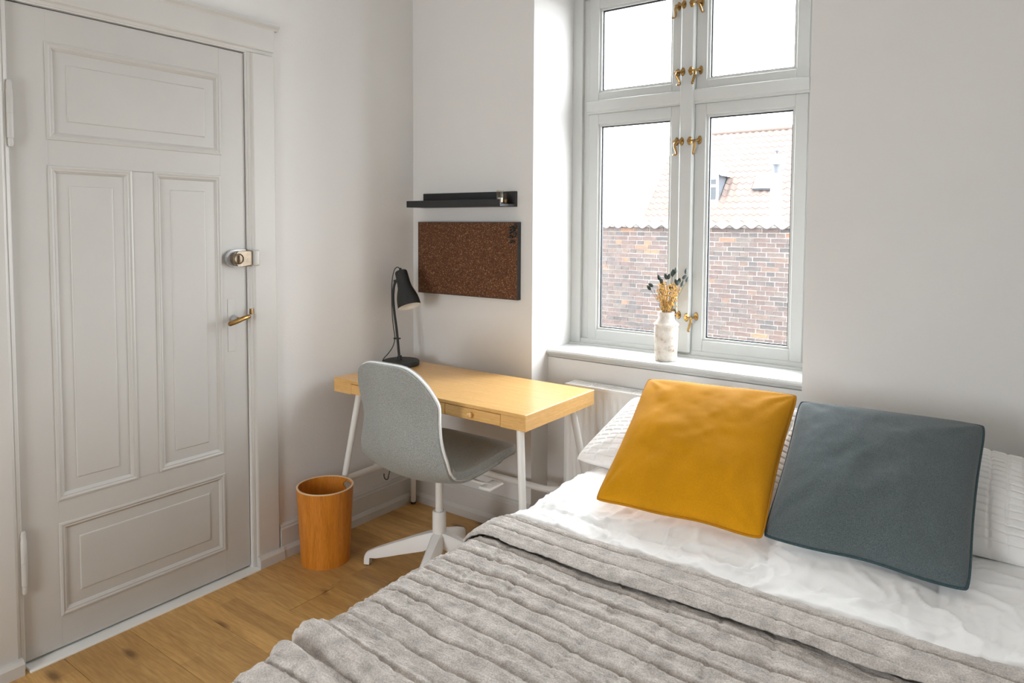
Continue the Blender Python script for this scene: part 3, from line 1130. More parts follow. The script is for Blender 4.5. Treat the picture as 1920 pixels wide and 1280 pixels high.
# underside board and mechanism
bm = NB()
add_box(bm, (-0.06, -0.08, 0.418), (0.06, 0.12, 0.446), 0.008, 2)
obj('tilt_mechanism', bm, M['whiteplastic'], chair)
bm = NB()
add_box(bm, (0.10, 0.030, 0.398), (0.235, 0.046, 0.408), 0.003, 2)
add_box(bm, (0.205, -0.005, 0.394), (0.262, 0.085, 0.406), 0.005, 3)
lv = obj('height_lever', bm, M['whiteplastic'], chair, True)
bm = NB()
hp = []
for k in range(13):
    a = math.pi * k / 12
    hp.append((-0.095 + 0.012 * math.cos(a), -0.20, 0.435 - 0.012 * math.sin(a)))
add_tube(bm, [(-0.083, -0.19, 0.465)] + hp + [(-0.107, -0.20, 0.443)], 0.0022, 8)
hk = obj('cable_hook', bm, M['black'], chair, True)
bm = NB()
add_lathe(bm, [(0.0155, 0.25), (0.0155, 0.43)], 24, None, True, True)
obj('gas_column', bm, M['whitemetal'], chair, True)
bm = NB()
add_lathe(bm, [(0.018, 0.258), (0.0255, 0.258), (0.0275, 0.254), (0.0275, 0.165), (0.018, 0.165)], 28)
add_lathe(bm, [(0.0235, 0.17), (0.0235, 0.035), (0.021, 0.032), (0, 0.032)], 28)
obj('column_sleeve', bm, M['whiteplastic'], chair, True)
A0 = math.radians(203)
RL = 0.322


def leg_bm(ang):
    # arched arm: cross-section sweep of rounded rectangle
    st = []   # (r, ztop, zbot, halfwidth)
    for r, zt, zb, hw in ((0.0, 0.172, 0.120, 0.030), (0.03, 0.170, 0.112, 0.027), (0.06, 0.160, 0.094, 0.025), (0.10, 0.145, 0.083, 0.023), (0.16, 0.121, 0.067, 0.021),
                          (0.22, 0.097, 0.050, 0.019), (0.27, 0.077, 0.037, 0.017), (0.298, 0.063, 0.035, 0.0155), (0.300, 0.0625, 0.006, 0.0155), (0.315, 0.054, 0.006, 0.0155), (0.322, 0.042, 0.006, 0.0145), (0.324, 0.030, 0.006, 0.0135)):
        st.append((r, zt, zb, hw))
    bm = NB()
    rings = []
    c, s = math.cos(ang), math.sin(ang)
    for r, zt, zb, hw in st:
        pr_ = []
        e = 0.35
        for (a, z) in ((-hw, zb), (hw, zb), (hw * 0.92, zt - (zt - zb) * 0.16), (hw * 0.6, zt), (-hw * 0.6, zt), (-hw * 0.92, zt - (zt - zb) * 0.16)):
            pr_.append(bm.verts.new((r * c - a * s, r * s + a * c, z)))
        rings.append(pr_)
    for a, b_ in zip(rings[:-1], rings[1:]):
        for k in range(6):
            bm.faces.new((a[k], a[(k + 1) % 6], b_[(k + 1) % 6], b_[k]))
    bm.faces.new(rings[0])
    bm.faces.new(rings[-1])
    return bm


for k in range(4):
    a = A0 + k * math.pi / 2
    lg = obj('leg', leg_bm(a), M['whiteplastic'], chair, True)
    bm = NB()
    add_lathe(bm, [(0, 0), (0.010, 0), (0.010, 0.008), (0, 0.008)], 12, Matrix.Translation((0.311 * math.cos(a), 0.311 * math.sin(a), 0)))
    obj('glide', bm, M['darkfoot'], lg)

# ------------------------------------------------------------------ desk lamp
lamp = empty('desk_lamp', (0.122, -0.211, 0.74))
tag(lamp, 'black desk lamp with tilted bell shade on the left end of the desk', 'lamp')


def L(p):
    return (p[0] - 0.122, p[1] + 0.211, p[2] - 0.74)


bm = NB()
add_lathe(bm, [(0, 0), (0.083, 0), (0.087, 0.003), (0.087, 0.020), (0.084, 0.024), (0.0, 0.025)], 56)
obj('base', bm, M['black'], lamp, True)
stem = [(0.116, -0.214, 0.764), (0.110, -0.214, 0.80), (0.106, -0.216, 0.852), (0.098, -0.218, 0.92), (0.088, -0.220, 0.985), (0.081, -0.221, 1.045), (0.080, -0.219, 1.09), (0.083, -0.214, 1.125), (0.092, -0.206, 1.145)]
bm = NB()
add_tube(bm, [L(p) for p in catmull(stem, np.linspace(0, 1, 40))], 0.0062, 12)
add_lathe(bm, [(0.012, 0.0), (0.012, 0.014), (0.009, 0.022), (0, 0.022)], 16, Matrix.Translation((-0.006, -0.003, 0.024)))
add_tube(bm, [L((0.080, -0.216, 1.138)), L((0.108, -0.20, 1.146))], 0.006, 10)
obj('stem', bm, M['black'], lamp, True)
top = Vector((0.107, -0.196, 1.186))
rim = Vector((0.180, -0.212, 1.024))
ax = (rim - top).normalized()
Ls = (rim - top).length
q = Vector((0, 0, 1)).rotation_difference(ax).to_matrix().to_4x4()
mtx = Matrix.Translation(Vector(L(top))) @ q
bm = NB()
add_lathe(bm, [(0.0, -0.002), (0.026, 0.0), (0.029, 0.004), (0.030, 0.02), (0.031, 0.06), (0.0345, 0.085), (0.043, 0.108), (0.050, 0.132), (0.0535, 0.155), (0.0545, Ls)], 48, mtx)
sh = obj('shade', bm, M['black'], lamp, 'all')
bm = NB()
add_lathe(bm, [(0.0545, Ls), (0.0528, Ls), (0.0515, 0.153), (0.048, 0.132), (0.041, 0.108), (0.032, 0.085), (0.028, 0.06), (0.026, 0.01), (0, 0.008)], 48, mtx)
tag(obj('shade_lining', bm, M['shadein'], sh, 'all'), 'white inside of the shade')
bm = NB()
add_lathe(bm, [(0, 0.02), (0.014, 0.02), (0.014, 0.05), (0.012, 0.06), (0.022, 0.085), (0.026, 0.105), (0.020, 0.125), (0, 0.133)], 24, mtx)
tag(obj('bulb', bm, M['shadein'], sh, True), 'white bulb')
bm = NB()
add_lathe(bm, [(0, -0.016), (0.006, -0.015), (0.007, 0.0), (0.0, 0.0)], 12, mtx)
obj('strain_relief', bm, M['black'], sh, True)
cord = [(0.100, -0.196, 1.198), (0.092, -0.202, 1.205), (0.082, -0.210, 1.196), (0.074, -0.216, 1.165), (0.071, -0.220, 1.12), (0.073, -0.223, 1.05), (0.078, -0.225, 0.98), (0.086, -0.225, 0.92), (0.094, -0.224, 0.87), (0.088, -0.230, 0.83), (0.070, -0.243, 0.795), (0.050, -0.256, 0.768), (0.046, -0.262, 0.745)]
cord = [(x, y, z) for x, y, z in cord]
bm = NB()
add_tube(bm, [L(p) for p in catmull(cord, np.linspace(0, 1, 80))], 0.0022, 8)
obj('cord', bm, M['black'], lamp, True)
bm = NB()
add_tube(bm, [L((0.088, -0.226, 0.866)), L((0.116, -0.208, 0.866))], 0.004, 8)
obj('cord_clip', bm, M['black'], lamp, True)

# ------------------------------------------------------------------ waste bin
bn = empty('waste_bin', (0.168, -0.703, 0))
tag(bn, 'round teak veneer waste bin with a cut out grip beside the door', 'bin')


def bin_wall():
    n = 96
    H = 0.315
    zs = [0.0, 0.05, 0.1, 0.15, 0.2, 0.25, 0.268, 0.273, 0.279, 0.287, 0.294, 0.300, 0.304, H]
    hole_c = math.radians(80)
    bm = NB()

    def ring(z, o):
        r = 0.100 + 0.016 * z / H + o
        return [(r * math.cos(2 * math.pi * k / n), r * math.sin(2 * math.pi * k / n), z) for k in range(n)]
    O = [[bm.verts.new(p) for p in ring(z, 0)] for z in zs]
    I = [[bm.verts.new(p) for p in ring(z, -0.005)] for z in zs]

    def is_hole(i, k):
        a = 2 * math.pi * (k + 0.5) / n
        d = (a - hole_c + math.pi) % (2 * math.pi) - math.pi
        zc = (zs[i] + zs[i + 1]) / 2
        if not 0.268 < zc < 0.304:
            return False
        lim = {6: 0.20, 7: 0.25, 8: 0.29, 9: 0.29, 10: 0.25, 11: 0.20}.get(i, 0)
        return abs(d) < lim
    for i in range(len(zs) - 1):
        for k in range(n):
            k2 = (k + 1) % n
            if is_hole(i, k):
                continue
            bm.faces.new((O[i][k], O[i][k2], O[i + 1][k2], O[i + 1][k]))
            bm.faces.new((I[i][k2], I[i][k], I[i + 1][k], I[i + 1][k2]))
    for i in range(len(zs) - 1):
        for k in range(n):
            k2 = (k + 1) % n
            if not is_hole(i, k):
                continue
            if not is_hole(i, (k - 1) % n):
                bm.faces.new((O[i][k], O[i + 1][k], I[i + 1][k], I[i][k]))
            if not is_hole(i, k2):
                bm.faces.new((O[i][k2], I[i][k2], I[i + 1][k2], O[i + 1][k2]))
            if not is_hole(i - 1, k):
                bm.faces.new((O[i][k], O[i][k2], I[i][k2], I[i][k]))
            if not is_hole(i + 1, k):
                bm.faces.new((O[i + 1][k], I[i + 1][k], I[i + 1][k2], O[i + 1][k2]))
    return bm


obj('bin_wall', bin_wall(), M['veneer'], bn, True)
bm = NB()
add_lathe(bm, [(0.1095, 0.3140), (0.1163, 0.3140), (0.1166, 0.3172), (0.1092, 0.3172), (0.1095, 0.3140)], 72)
obj('rim', bm, M['ply'], bn)
bm = NB()
add_lathe(bm, [(0, 0.004), (0.096, 0.004), (0.0965, 0.012), (0, 0.012)], 48)
obj('bottom', bm, M['veneer'], bn)

# ------------------------------------------------------------------ ledge with jars, cork board with pins
led = empty('wall_shelf', (0.364, 0, 1.49))
tag(led, 'black picture ledge above the cork board', 'shelf')
o = obj('back_board', box((-0.283, -0.014, 0.0), (0.283, 0.0, 0.070), 0.001, 1), M['blackwood'], led)
o = obj('bottom_board', box((-0.283, -0.122, 0.0), (0.283, -0.013, 0.012), 0.001, 1), M['blackwood'], led)
o = obj('front_lip', box((-0.283, -0.131, 0.0), (0.283, -0.121, 0.031), 0.001, 1), M['blackwood'], led)

for (jx, jy, hgt, lab) in ((0.600, -0.035, 0.046, 'small clear glass tumbler at the back of the black ledge'), (0.622, -0.098, 0.058, 'taller clear glass jar near the front lip of the black ledge')):
    j = empty('glass_jar', (jx, jy, 1.502))
    tag(j, lab, 'jar', 'glass jars on the ledge')
    bm = NB()
    r_ = 0.0165
    add_lathe(bm, [(0, 0), (r_ * .92, 0.0), (r_, 0.003), (r_, hgt - .012), (r_ * .9, hgt - .006), (r_ * .9, hgt), (r_ * .78, hgt), (r_ * .78, hgt - .006), (r_ * .9, hgt - .013), (r_ * .9, 0.005), (0, 0.005)], 24)
    obj('jar_body', bm, M['jarglass'], j, True)
    bm = NB()
    add_lathe(bm, [(0, 0.006), (r_ * .84, 0.006), (r_ * .84, hgt * .45), (0, hgt * .45)], 20)
    tag(obj('contents', bm, M['brass'] if hgt < .05 else M['chrome'], j, True), 'amber filling' if hgt < .05 else 'silver pins')

cb = empty('cork_board', (0.362, 0, 1.07))
tag(cb, 'dark brown cork board on the wall above the desk', 'cork board')
bm = NB()
x0, x1, zz = -0.306, 0.306, 0.3515
add_box(bm, (x0, -0.024, 0), (x0 + 0.003, 0, zz))
add_box(bm, (x1 - 0.003, -0.024, 0), (x1, 0, zz))
add_box(bm, (x0 + .003, -0.024, 0), (x1 - .003, 0, 0.003))
add_box(bm, (x0 + .003, -0.024, zz - 0.003), (x1 - .003, 0, zz))
obj('frame', bm, M['corkframe'], cb)
obj('cork_sheet', box((x0 + 0.003, -0.0235, 0.003), (x1 - 0.003, -0.002, zz - 0.003)), M['cork'], cb)
rg = rnd(11)
bm = NB()
add_lathe(bm, [(0, 0.0), (0.0007, 0.0), (0.0007, 0.003), (0.0038, 0.003), (0.0036, 0.0045), (0.002, 0.006), (0.0022, 0.011), (0.0036, 0.0125), (0.0034, 0.014), (0, 0.0145)], 10, Matrix.Rotation(math.pi / 2, 4, 'X'))
pin_me = None
for k in range(30):
    px = 0.628 + 0.033 * rg.random()
    pz = 1.327 + 0.085 * rg.random() ** 0.8
    if k == 0:
        o = obj('push_pin', bm, M['black'], None, True)
        pin_me = o.data
    else:
        o = bpy.data.objects.new('push_pin', pin_me)
        COL.objects.link(o)
    o.location = (px, -0.0235, pz)
    tag(o, 'tiny black push pin stuck in the top right corner of the cork board', 'push pin', 'push pins in the cork board corner')

# ------------------------------------------------------------------ bed
bed = empty('bed', (2.0, -1.1, 0))
tag(bed, 'double bed with pale mattress under the covers', 'bed')
BX0, BX1, BY0, BY1 = 1.285, 2.70, -2.12, -0.04
o = obj('bed_base', box((BX0 + .02 - 2, BY0 + .02 + 1.1, 0.10), (BX1 - .02 - 2, BY1 - .02 + 1.1, 0.28), 0.01, 2), M['bedwood'], bed)
o = obj('mattress', box((BX0 - 2, BY0 + 1.1, 0.282), (BX1 - 2, BY1 + 1.1, 0.475), 0.04, 4), M['duvet'], bed, True)
for sx in (BX0 + .1, BX1 - .1):
    for sy in (BY0 + .1, BY1 - .1):
        bm = NB()
        add_lathe(bm, [(0.025, 0.0), (0.028, 0.105)], 16, Matrix.Translation((sx - 2, sy + 1.1, 0)), True, True)
        obj('leg', bm, M['bedwood'], bed)

XC, RC = 1.345, 0.09


def top_height(x, y):
    """soft top of the duvet (no puff) at x,y"""
    z = 0.548 + 0.010 * np.clip((y + 1.0) / 1.0, -1, 1)
    return z


def duvet_relief(x, y):
    # baffle boxes
    sx = np.abs(np.sin(math.pi * (x - 1.60 + 0.015 * vnoise(y * 6, x * 3, 5)) / 0.385))
    sy = np.abs(np.sin(math.pi * (y + 0.28 + 0.015 * vnoise(x * 5, y * 3, 6)) / 0.55))
    puff = (sx ** 0.45) * (sy ** 0.45)
    wr = fbm(x * 14 + 1.4 * vnoise(x * 4, y * 4, 3), y * 7, 8, 4)
    cre = 1 - np.abs(vnoise(x * 22 + 6 * y + 2 * vnoise(x * 5, y * 5, 14), y * 9 - 4 * x, 21))
    cre2 = 1 - np.abs(vnoise(x * 11 - 7 * y, y * 13 + 5 * x, 33))
    edge = 1 - puff
    cre3 = 1 - np.abs(vnoise(x * 46 + 9 * y + 1.5 * vnoise(x * 9, y * 9, 15), y * 16 - 9 * x, 22))
    body = 0.026 * puff - 0.010 + 0.003 * wr + 0.0065 * (cre ** 4 - .2) * (0.3 + 1.5 * edge) + 0.0045 * (cre2 ** 4 - .2) + 0.0042 * (cre3 ** 4 - .2) * (0.35 + 1.2 * edge)
    cov = np.clip((y + 1.000) / 0.07, 0, 1)
    return body * cov - 0.040 * (1 - cov)


def cross(s, drop):
    """cross-section along X. s>=0 on top measured from XC, s<0 round the left edge then down. returns x, dz, nx, nz"""
    s = np.asarray(s, float)
    q = RC * math.pi / 2
    x = np.where(s >= 0, XC + s, np.where(s > -q, XC - RC * np.sin(np.clip(-s / RC, 0, math.pi / 2)), XC - RC))
    dz = np.where(s >= 0, 0.0, np.where(s > -q, -RC * (1 - np.cos(np.clip(-s / RC, 0, math.pi / 2))), -RC - (-s - q)))
    a = np.clip(-s / RC, 0, math.pi / 2)
    return x, dz, -np.sin(a), np.cos(a)


# duvet
ss = np.concatenate([np.linspace(-0.30, 0, 50), np.linspace(0.006, BX1 + 0.02 - XC, 230)])
ys = np.linspace(-1.42, -0.05, 230)
S, Y = np.meshgrid(ss, ys, indexing='ij')
x, dz, nx, nz = cross(S, 0)
rel = duvet_relief(XC + S, Y)
endf = np.clip((-0.05 - Y) / 0.12, 0, 1) ** 0.5
V = np.stack([x + nx * rel, Y, top_height(x, Y) + dz + nz * rel - 0.06 * (1 - endf)], 2)
Bv = V.copy()
Bv[:, :, 0] = x - nx * 0.0 + (x < XC) * 0.035
Bv[:, :, 2] = np.where(S >= 0, 0.478, V[:, :, 2] - 0.004)
Bv[:, :, 2] = np.minimum(Bv[:, :, 2], V[:, :, 2] - 0.004)
dv = obj('duvet', solid_grid('duvet', V, Bv), M['duvet'], None, 'all')
tag(dv, 'puffy white duvet with stitched baffles on the bed', 'duvet')

# blanket : path along Y starting at loose flap edge, over the fold crest, back along the bed
YC = -0.985


def blanket():
    q = []
    # (y offset along bed, layer height, flag flap)
    flap = 0.125
    n1 = 34
    for k in range(n1):
        t = k / (n1 - 1)
        q.append((YC - flap * (1 - t), 0.018 + 0.008 * min(1, t * 5) ** 0.5 + 0.003 * math.sin(t * 3.1), 1.0))
    for k in range(1, 9):
        a = math.pi * k / 9
        q.append((YC + 0.013 * math.sin(a), 0.016 + 0.008 * math.cos(a), 0.5))
    n2 = 300
    L2 = 1.16
    for k in range(n2):
        t = k / (n2 - 1)
        q.append((YC - L2 * t, 0.008, 0.0))
    q = np.array(q)
    ss = np.concatenate([np.linspace(-0.36, 0, 66), np.linspace(0.006, BX1 + 0.03 - XC, 240)])
    Sg, K = np.meshgrid(ss, np.arange(len(q)), indexing='ij')
    y0 = q[K, 0]
    lay = q[K, 1]
    fl_ = q[K, 2]
    xx = XC + Sg
    # the fold line wanders
    wob = 0.010 * vnoise(xx * 3.1, xx * 0 + 2, 41) + 0.004 * vnoise(xx * 9, xx * 0, 42)
    wob2 = 0.020 * vnoise(xx * 3.7, xx * 0 + 5, 43) + 0.010 * vnoise(xx * 11, xx * 0 + 1, 44)
    edge_w = np.clip((YC - y0) / 0.125, 0, 1)
    yy = y0 + np.where(fl_ > 0.4, wob + (wob2 - wob) * edge_w, wob * np.clip(1 - (YC - y0) / 0.3, 0, 1))
    x, dz, nx, nz = cross(Sg, 0)
    # quilting: stitched lines along X every ~6.5 cm, cross lines ~12 cm, puckered cloth between
    warp = 0.020 * vnoise(xx * 3.0, yy * 2.5, 51) + 0.007 * vnoise(xx * 9, yy * 6, 52) + 0.0022 * vnoise(xx * 34, yy * 9, 58)
    pit = 0.066
    ph = (yy + warp + 0.02 * (xx - 1.3)) / pit
    dl = np.abs(ph - np.round(ph)) * pit
    lid = np.round(ph)
    dep = 0.45 + 0.75 * np.clip(vnoise(xx * 5 + 3, lid * 1.7, 53) + 0.45, 0, 1)
    gro = np.exp(-(dl / 0.0052) ** 2)
    lip = np.exp(-((dl - 0.013) / 0.0075) ** 2)
    warp2 = 0.012 * vnoise(xx * 4, yy * 8, 54) + 0.04 * vnoise(yy * 3, xx, 57)
    pc = (xx + warp2) / 0.118
    dc = np.abs(pc - np.round(pc)) * 0.118
    gcr = np.exp(-(dc / 0.005) ** 2)
    crk = 1 - np.abs(vnoise(xx * 13 + 3 * vnoise(xx * 4, yy * 5, 60), yy * 42 + 2 * xx, 61))
    crk2 = 1 - np.abs(vnoise(xx * 38 + 2 * yy, yy * 52, 62))
    crk3 = 1 - np.abs(vnoise(xx * 20 + 9 * yy, yy * 24 - 6 * xx, 64))
    roll = 0.010 * fbm(xx * 2.2, yy * 3.5, 55, 2) + 0.0035 * vnoise(xx * 8, yy * 14, 56)
    rid = np.exp(-((yy + 1.66 + 0.10 * (xx - 1.35)) / 0.030) ** 2) * np.clip(1.15 - (xx - 1.2) / 0.45, 0, 1)
    rid2 = np.exp(-((yy + 1.735 + 0.22 * (xx - 1.35)) / 0.020) ** 2) * np.clip(1.1 - (xx - 1.2) / 0.35, 0, 1)
    rel = 0.009 - 0.0108 * gro * dep + 0.0026 * lip * dep - 0.0038 * gcr + 0.0042 * (crk ** 6) + 0.0018 * crk2 ** 4 + 0.0022 * crk3 ** 6 + 0.0008 * vnoise(xx * 120, yy * 120, 63) + roll
    rel = rel + 0.030 * rid - 0.014 * np.exp(-((yy + 1.70 + 0.16 * (xx - 1.35)) / 0.018) ** 2) * np.clip(1.1 - (xx - 1.2) / 0.35, 0, 1) + 0.02 * rid2
    k_f = np.where(fl_ > 0.4, 0.55, 1.0)
    near = np.clip((YC - yy) / 0.04, 0, 1)
    under = np.where(fl_ < 0.4, np.clip((YC - 0.085 - yy) / 0.04, 0.15, 1), 1.0)
    base = top_height(x, yy) + 0.012
    h = lay + rel * k_f * under - 0.020
    # vertical drape waves on the hanging side
    hang = np.clip(-Sg - 0.10, 0, 1)
    h = h + hang * 0.10 * vnoise(yy * 7, Sg * 2, 71)
    V = np.stack([x + nx * h, yy, base + dz + nz * h], 2)
    # flap loose edge settles
    return V


V = blanket()
# thin solid: offset grid downwards along approx normal
gu = np.gradient(V, axis=0)
gv = np.gradient(V, axis=1)
nn = np.cross(gu, gv)
nn /= (np.linalg.norm(nn, axis=2)[:, :, None] + 1e-9)
ctr = V[200, 150]
if nn[200, 150, 2] < 0:
    nn = -nn
Bk = V - nn * 0.006
bk = obj('blanket', solid_grid('blanket', V, Bk), M['blanket'], None, 'all')
tag(bk, 'crinkled taupe quilted bedspread with a folded top edge', 'bedspread')


# pillows and cushions
def pillow_grids(c, T, n=90, conc=0.03, power=0.46, back=0.85, sag=0.0, wr=0.004, seed=1, quilt=0.0, cwr=1.0):
    """c: corners BL, BR, TR, TL"""
    BL, BR, TR, TL = [np.array(p, float) for p in c]
    u = np.linspace(-1, 1, n)
    # denser near the rim
    u = np.sign(u) * (1 - (1 - np.abs(u)) ** 1.25)
    U, W = np.meshgrid(u, u, indexing='ij')
    Ue = U * (1 - conc * (1 - W ** 2)) * (1 - 0.032 * (U * W) ** 8)
    We = W * (1 - conc * (1 - U ** 2)) * (1 - 0.032 * (U * W) ** 8) + 0.013 * np.sin(U * 5.2 + seed) * (1 - U ** 2) * np.clip(-W, 0, 1) ** 3
    a = (Ue + 1) / 2
    b = (We + 1) / 2
    P = ((1 - a) * (1 - b))[..., None] * BL + (a * (1 - b))[..., None] * BR + (a * b)[..., None] * TR + ((1 - a) * b)[..., None] * TL
    ex = (BR + TR - BL - TL)
    ey = (TL + TR - BL - BR)
    nrm = np.cross(ex, ey)
    nrm /= np.linalg.norm(nrm)
    t = ((1 - U ** 2) * (1 - W ** 2))
    t = np.clip(t, 0, 1) ** power
    wrn = fbm(U * 2.5, W * 2.5, seed, 3)
    # radial folds from the corners
    fold = 0
    for k, (cu, cw) in enumerate(((-1, -1), (1, -1), (1, 1), (-1, 1))):
        ang = np.arctan2(W - cw, U - cu)
        d = np.hypot(U - cu, W - cw)
        fold = fold + np.sin(ang * 11 + seed + k * 1.3 + 1.5 * vnoise(d * 3, ang * 2, seed + k)) * np.exp(-d * 2.6) * np.clip(d * 3, 0, 1)
    edge = t * (1.0)
    hgt = T * t + wr * wrn * edge + cwr * 0.005 * fold * np.clip(edge * 2, 0, 1)
    if quilt > 0:
        g = np.minimum(np.abs(np.sin(math.pi * (U + 0.006 * vnoise(U * 6, W * 6, 9)) * quilt)), np.abs(np.sin(math.pi * (W + 0.006 * vnoise(U * 6, W * 6, 10)) * quilt)))
        hgt = hgt + 0.0075 * (np.minimum(1, g / 0.45) ** 0.7 - 1) * np.clip(edge * 2, 0, 1)
    A = P + nrm * hgt[..., None]
    B = P - nrm * (T * back * t)[..., None]
    if sag:
        A[..., 2] -= sag * (1 - W ** 2) * 0
    return A, B, P


def pillow(name, c, T, material, label, cat, group=None, pipe_mat=None, n=90, **kw):
    A, B, P = pillow_grids(c, T, n, **kw)
    nn_, m_ = A.shape[:2]
    idx = np.arange(nn_ * m_).reshape(nn_, m_)
    vid = idx.copy()
    # back side vertices reuse the rim
    bidx = idx.copy()
    interior = np.zeros((nn_, m_), bool)
    interior[1:-1, 1:-1] = True
    bidx[interior] = nn_ * m_ + np.arange(interior.sum())
    verts = np.concatenate([A.reshape(-1, 3), B[interior]])

    def quads(ix):
        return np.stack([ix[:-1, :-1].ravel(), ix[1:, :-1].ravel(), ix[1:, 1:].ravel(), ix[:-1, 1:].ravel()], 1)
    F = np.concatenate([quads(idx), quads(bidx)[:, ::-1]]).tolist()
    ctr = verts.mean(0)
    base = Vector((ctr[0], ctr[1], verts[:, 2].min()))
    me = bpy.data.meshes.new(name)
    me.from_pydata((verts - np.array(base)).tolist(), [], F)
    me.update()
    root = empty(name, base)
    tag(root, label, cat, group)
    obj('cover', me, material, root, 'all')
    if pipe_mat is not None:
        rimv = list(A[:, 0]) + list(A[-1, 1:]) + list(A[-2::-1, -1]) + list(A[0, -2:0:-1])
        bm = NB()
        add_tube(bm, [tuple(np.array(v) - np.array(base)) for v in rimv[::2]], 0.0042, 8, closed=True)
        obj('piping', bm, pipe_mat, root, True)
    return root


pillow('pillow', [(1.235, -0.47, 0.580), (1.945, -0.50, 0.590), (1.955, -0.075, 0.785), (1.27, -0.075, 0.730)], 0.078, M['pillowcase'],
       'white quilted pillow at the left, behind the mustard cushion', 'pillow', 'white quilted pillows', None, 230, conc=0.03, quilt=9, seed=3)
pillow('pillow', [(1.950, -0.50, 0.590), (2.70, -0.47, 0.578), (2.68, -0.075, 0.715), (1.965, -0.075, 0.780)], 0.078, M['pillowcase'],
       'white quilted pillow at the right, behind the slate blue cushion', 'pillow', 'white quilted pillows', None, 230, conc=0.03, quilt=9, seed=7)
pillow('cushion', [(1.488, -0.768, 0.588), (1.972, -0.735, 0.586), (1.945, -0.295, 0.882), (1.435, -0.295, 0.866)], 0.082, M['yellow'],
       'mustard yellow square cushion leaning on the left pillow', 'cushion', None, M['yellowpipe'], 90, back=0.35, conc=0.045, seed=12, wr=0.006)
pillow('cushion', [(1.962, -0.705, 0.582), (2.426, -0.712, 0.580), (2.432, -0.275, 0.866), (1.944, -0.275, 0.860)], 0.082, M['blue'],
       'slate blue square cushion leaning on the right pillow', 'cushion', None, M['bluepipe'], 90, back=0.35, conc=0.04, seed=20, wr=0.005)

# ------------------------------------------------------------------ vase with dried flowers
VX, VY = 1.281, 0.208
vs = obj('vase', add_lathe(NB(), [(0, 0.0), (0.043, 0.0), (0.0465, 0.004), (0.0475, 0.03), (0.0495, 0.10), (0.0505, 0.138), (0.049, 0.143), (0.0495, 0.148), (0.0525, 0.152), (0.0525, 0.156), (0.049, 0.160), (0.040, 0.168), (0.0345, 0.178), (0.033, 0.190), (0.033, 0.203), (0.034, 0.2065), (0.0305, 0.2065), (0.0295, 0.19), (0.031, 0.178), (0.045, 0.155), (0.045, 0.01), (0, 0.008)], 56), M['vase'], None, True)
vs.location = (VX, VY, SILL + 0.001)
tag(vs, 'crackled off white ceramic bottle vase on the window sill', 'vase')
ZR = SILL + 0.207
rg = rnd(23)
fb = empty('dried_flower_bunch', (VX, VY, SILL + 0.02))
tag(fb, 'bunch of golden dried flowers standing in the vase', 'flowers')
bms = NB()
bmf = NB()
camr = Vector((_R.x, _R.y, 0)).normalized()
camf = Vector((_F.x, _F.y, 0)).normalized()
for k in range(60):
    a = rg.uniform(-1, 1)
    d = rg.uniform(-1, 1)
    hgt = rg.uniform(0.03, 0.150) * (1 - 0.25 * abs(a))
    wd = (0.012 + 0.30 * hgt) * a
    dd = (0.012 + 0.26 * hgt) * d
    top_ = camr * wd + camf * dd + Vector((0, 0, 0.187 + hgt))
    st_ = camr * (a * 0.018) + camf * (d * 0.018) + Vector((0, 0, 0.02))
    mid_ = camr * (a * 0.017) + camf * (d * 0.017) + Vector((0, 0, 0.19))
    add_tube(bms, [tuple(st_), tuple(mid_), tuple(mid_ * .5 + top_ * .5 + Vector((rg.uniform(-.003, .003), rg.uniform(-.003, .003), 0))), tuple(top_)], 0.0007, 4)
    for q in range(rg.randint(5, 10)):
        c = top_ + Vector((rg.gauss(0, 0.0055), rg.gauss(0, 0.0055), rg.uniform(-0.030, 0.004)))
        if c.z < 0.189:
            continue
        bmesh.ops.create_icosphere(bmf, subdivisions=1, radius=rg.uniform(0.0018, 0.0042), matrix=Matrix.Translation(c) @ Matrix.Diagonal((1, 1, rg.uniform(.9, 1.5), 1)))
obj('stems', bms, M['strawstem'], fb)
tag(obj('florets', bmf, M['gold'], fb, True), 'tiny golden florets', kind='stuff')


def leaf_mesh():
    bm = NB()
    n = 8
    Lh, Wd = 0.027, 0.0072
    rows = []
    for i in range(n + 1):
        t = i / n
        w = Wd * math.sin(math.pi * min(1, t ** 0.85)) ** 0.8 + 0.0002
        z = Lh * t
        rows.append([bm.verts.new((s * w, 0.0016 * abs(s) + 0.003 * t * t, z)) for s in (-1, -0.5, 0, 0.5, 1)])
    for a, b_ in zip(rows[:-1], rows[1:]):
        for k in range(4):
            bm.faces.new((a[k], a[k + 1], b_[k + 1], b_[k]))
    bmesh.ops.recalc_face_normals(bm, faces=bm.faces)
    bmesh.ops.solidify(bm, geom=bm.faces[:], thickness=0.0006)
    me = bpy.data.meshes.new('leaf')
    bm.to_mesh(me)
    bm.free()
    me.materials.append(M['leaf'])
    return me


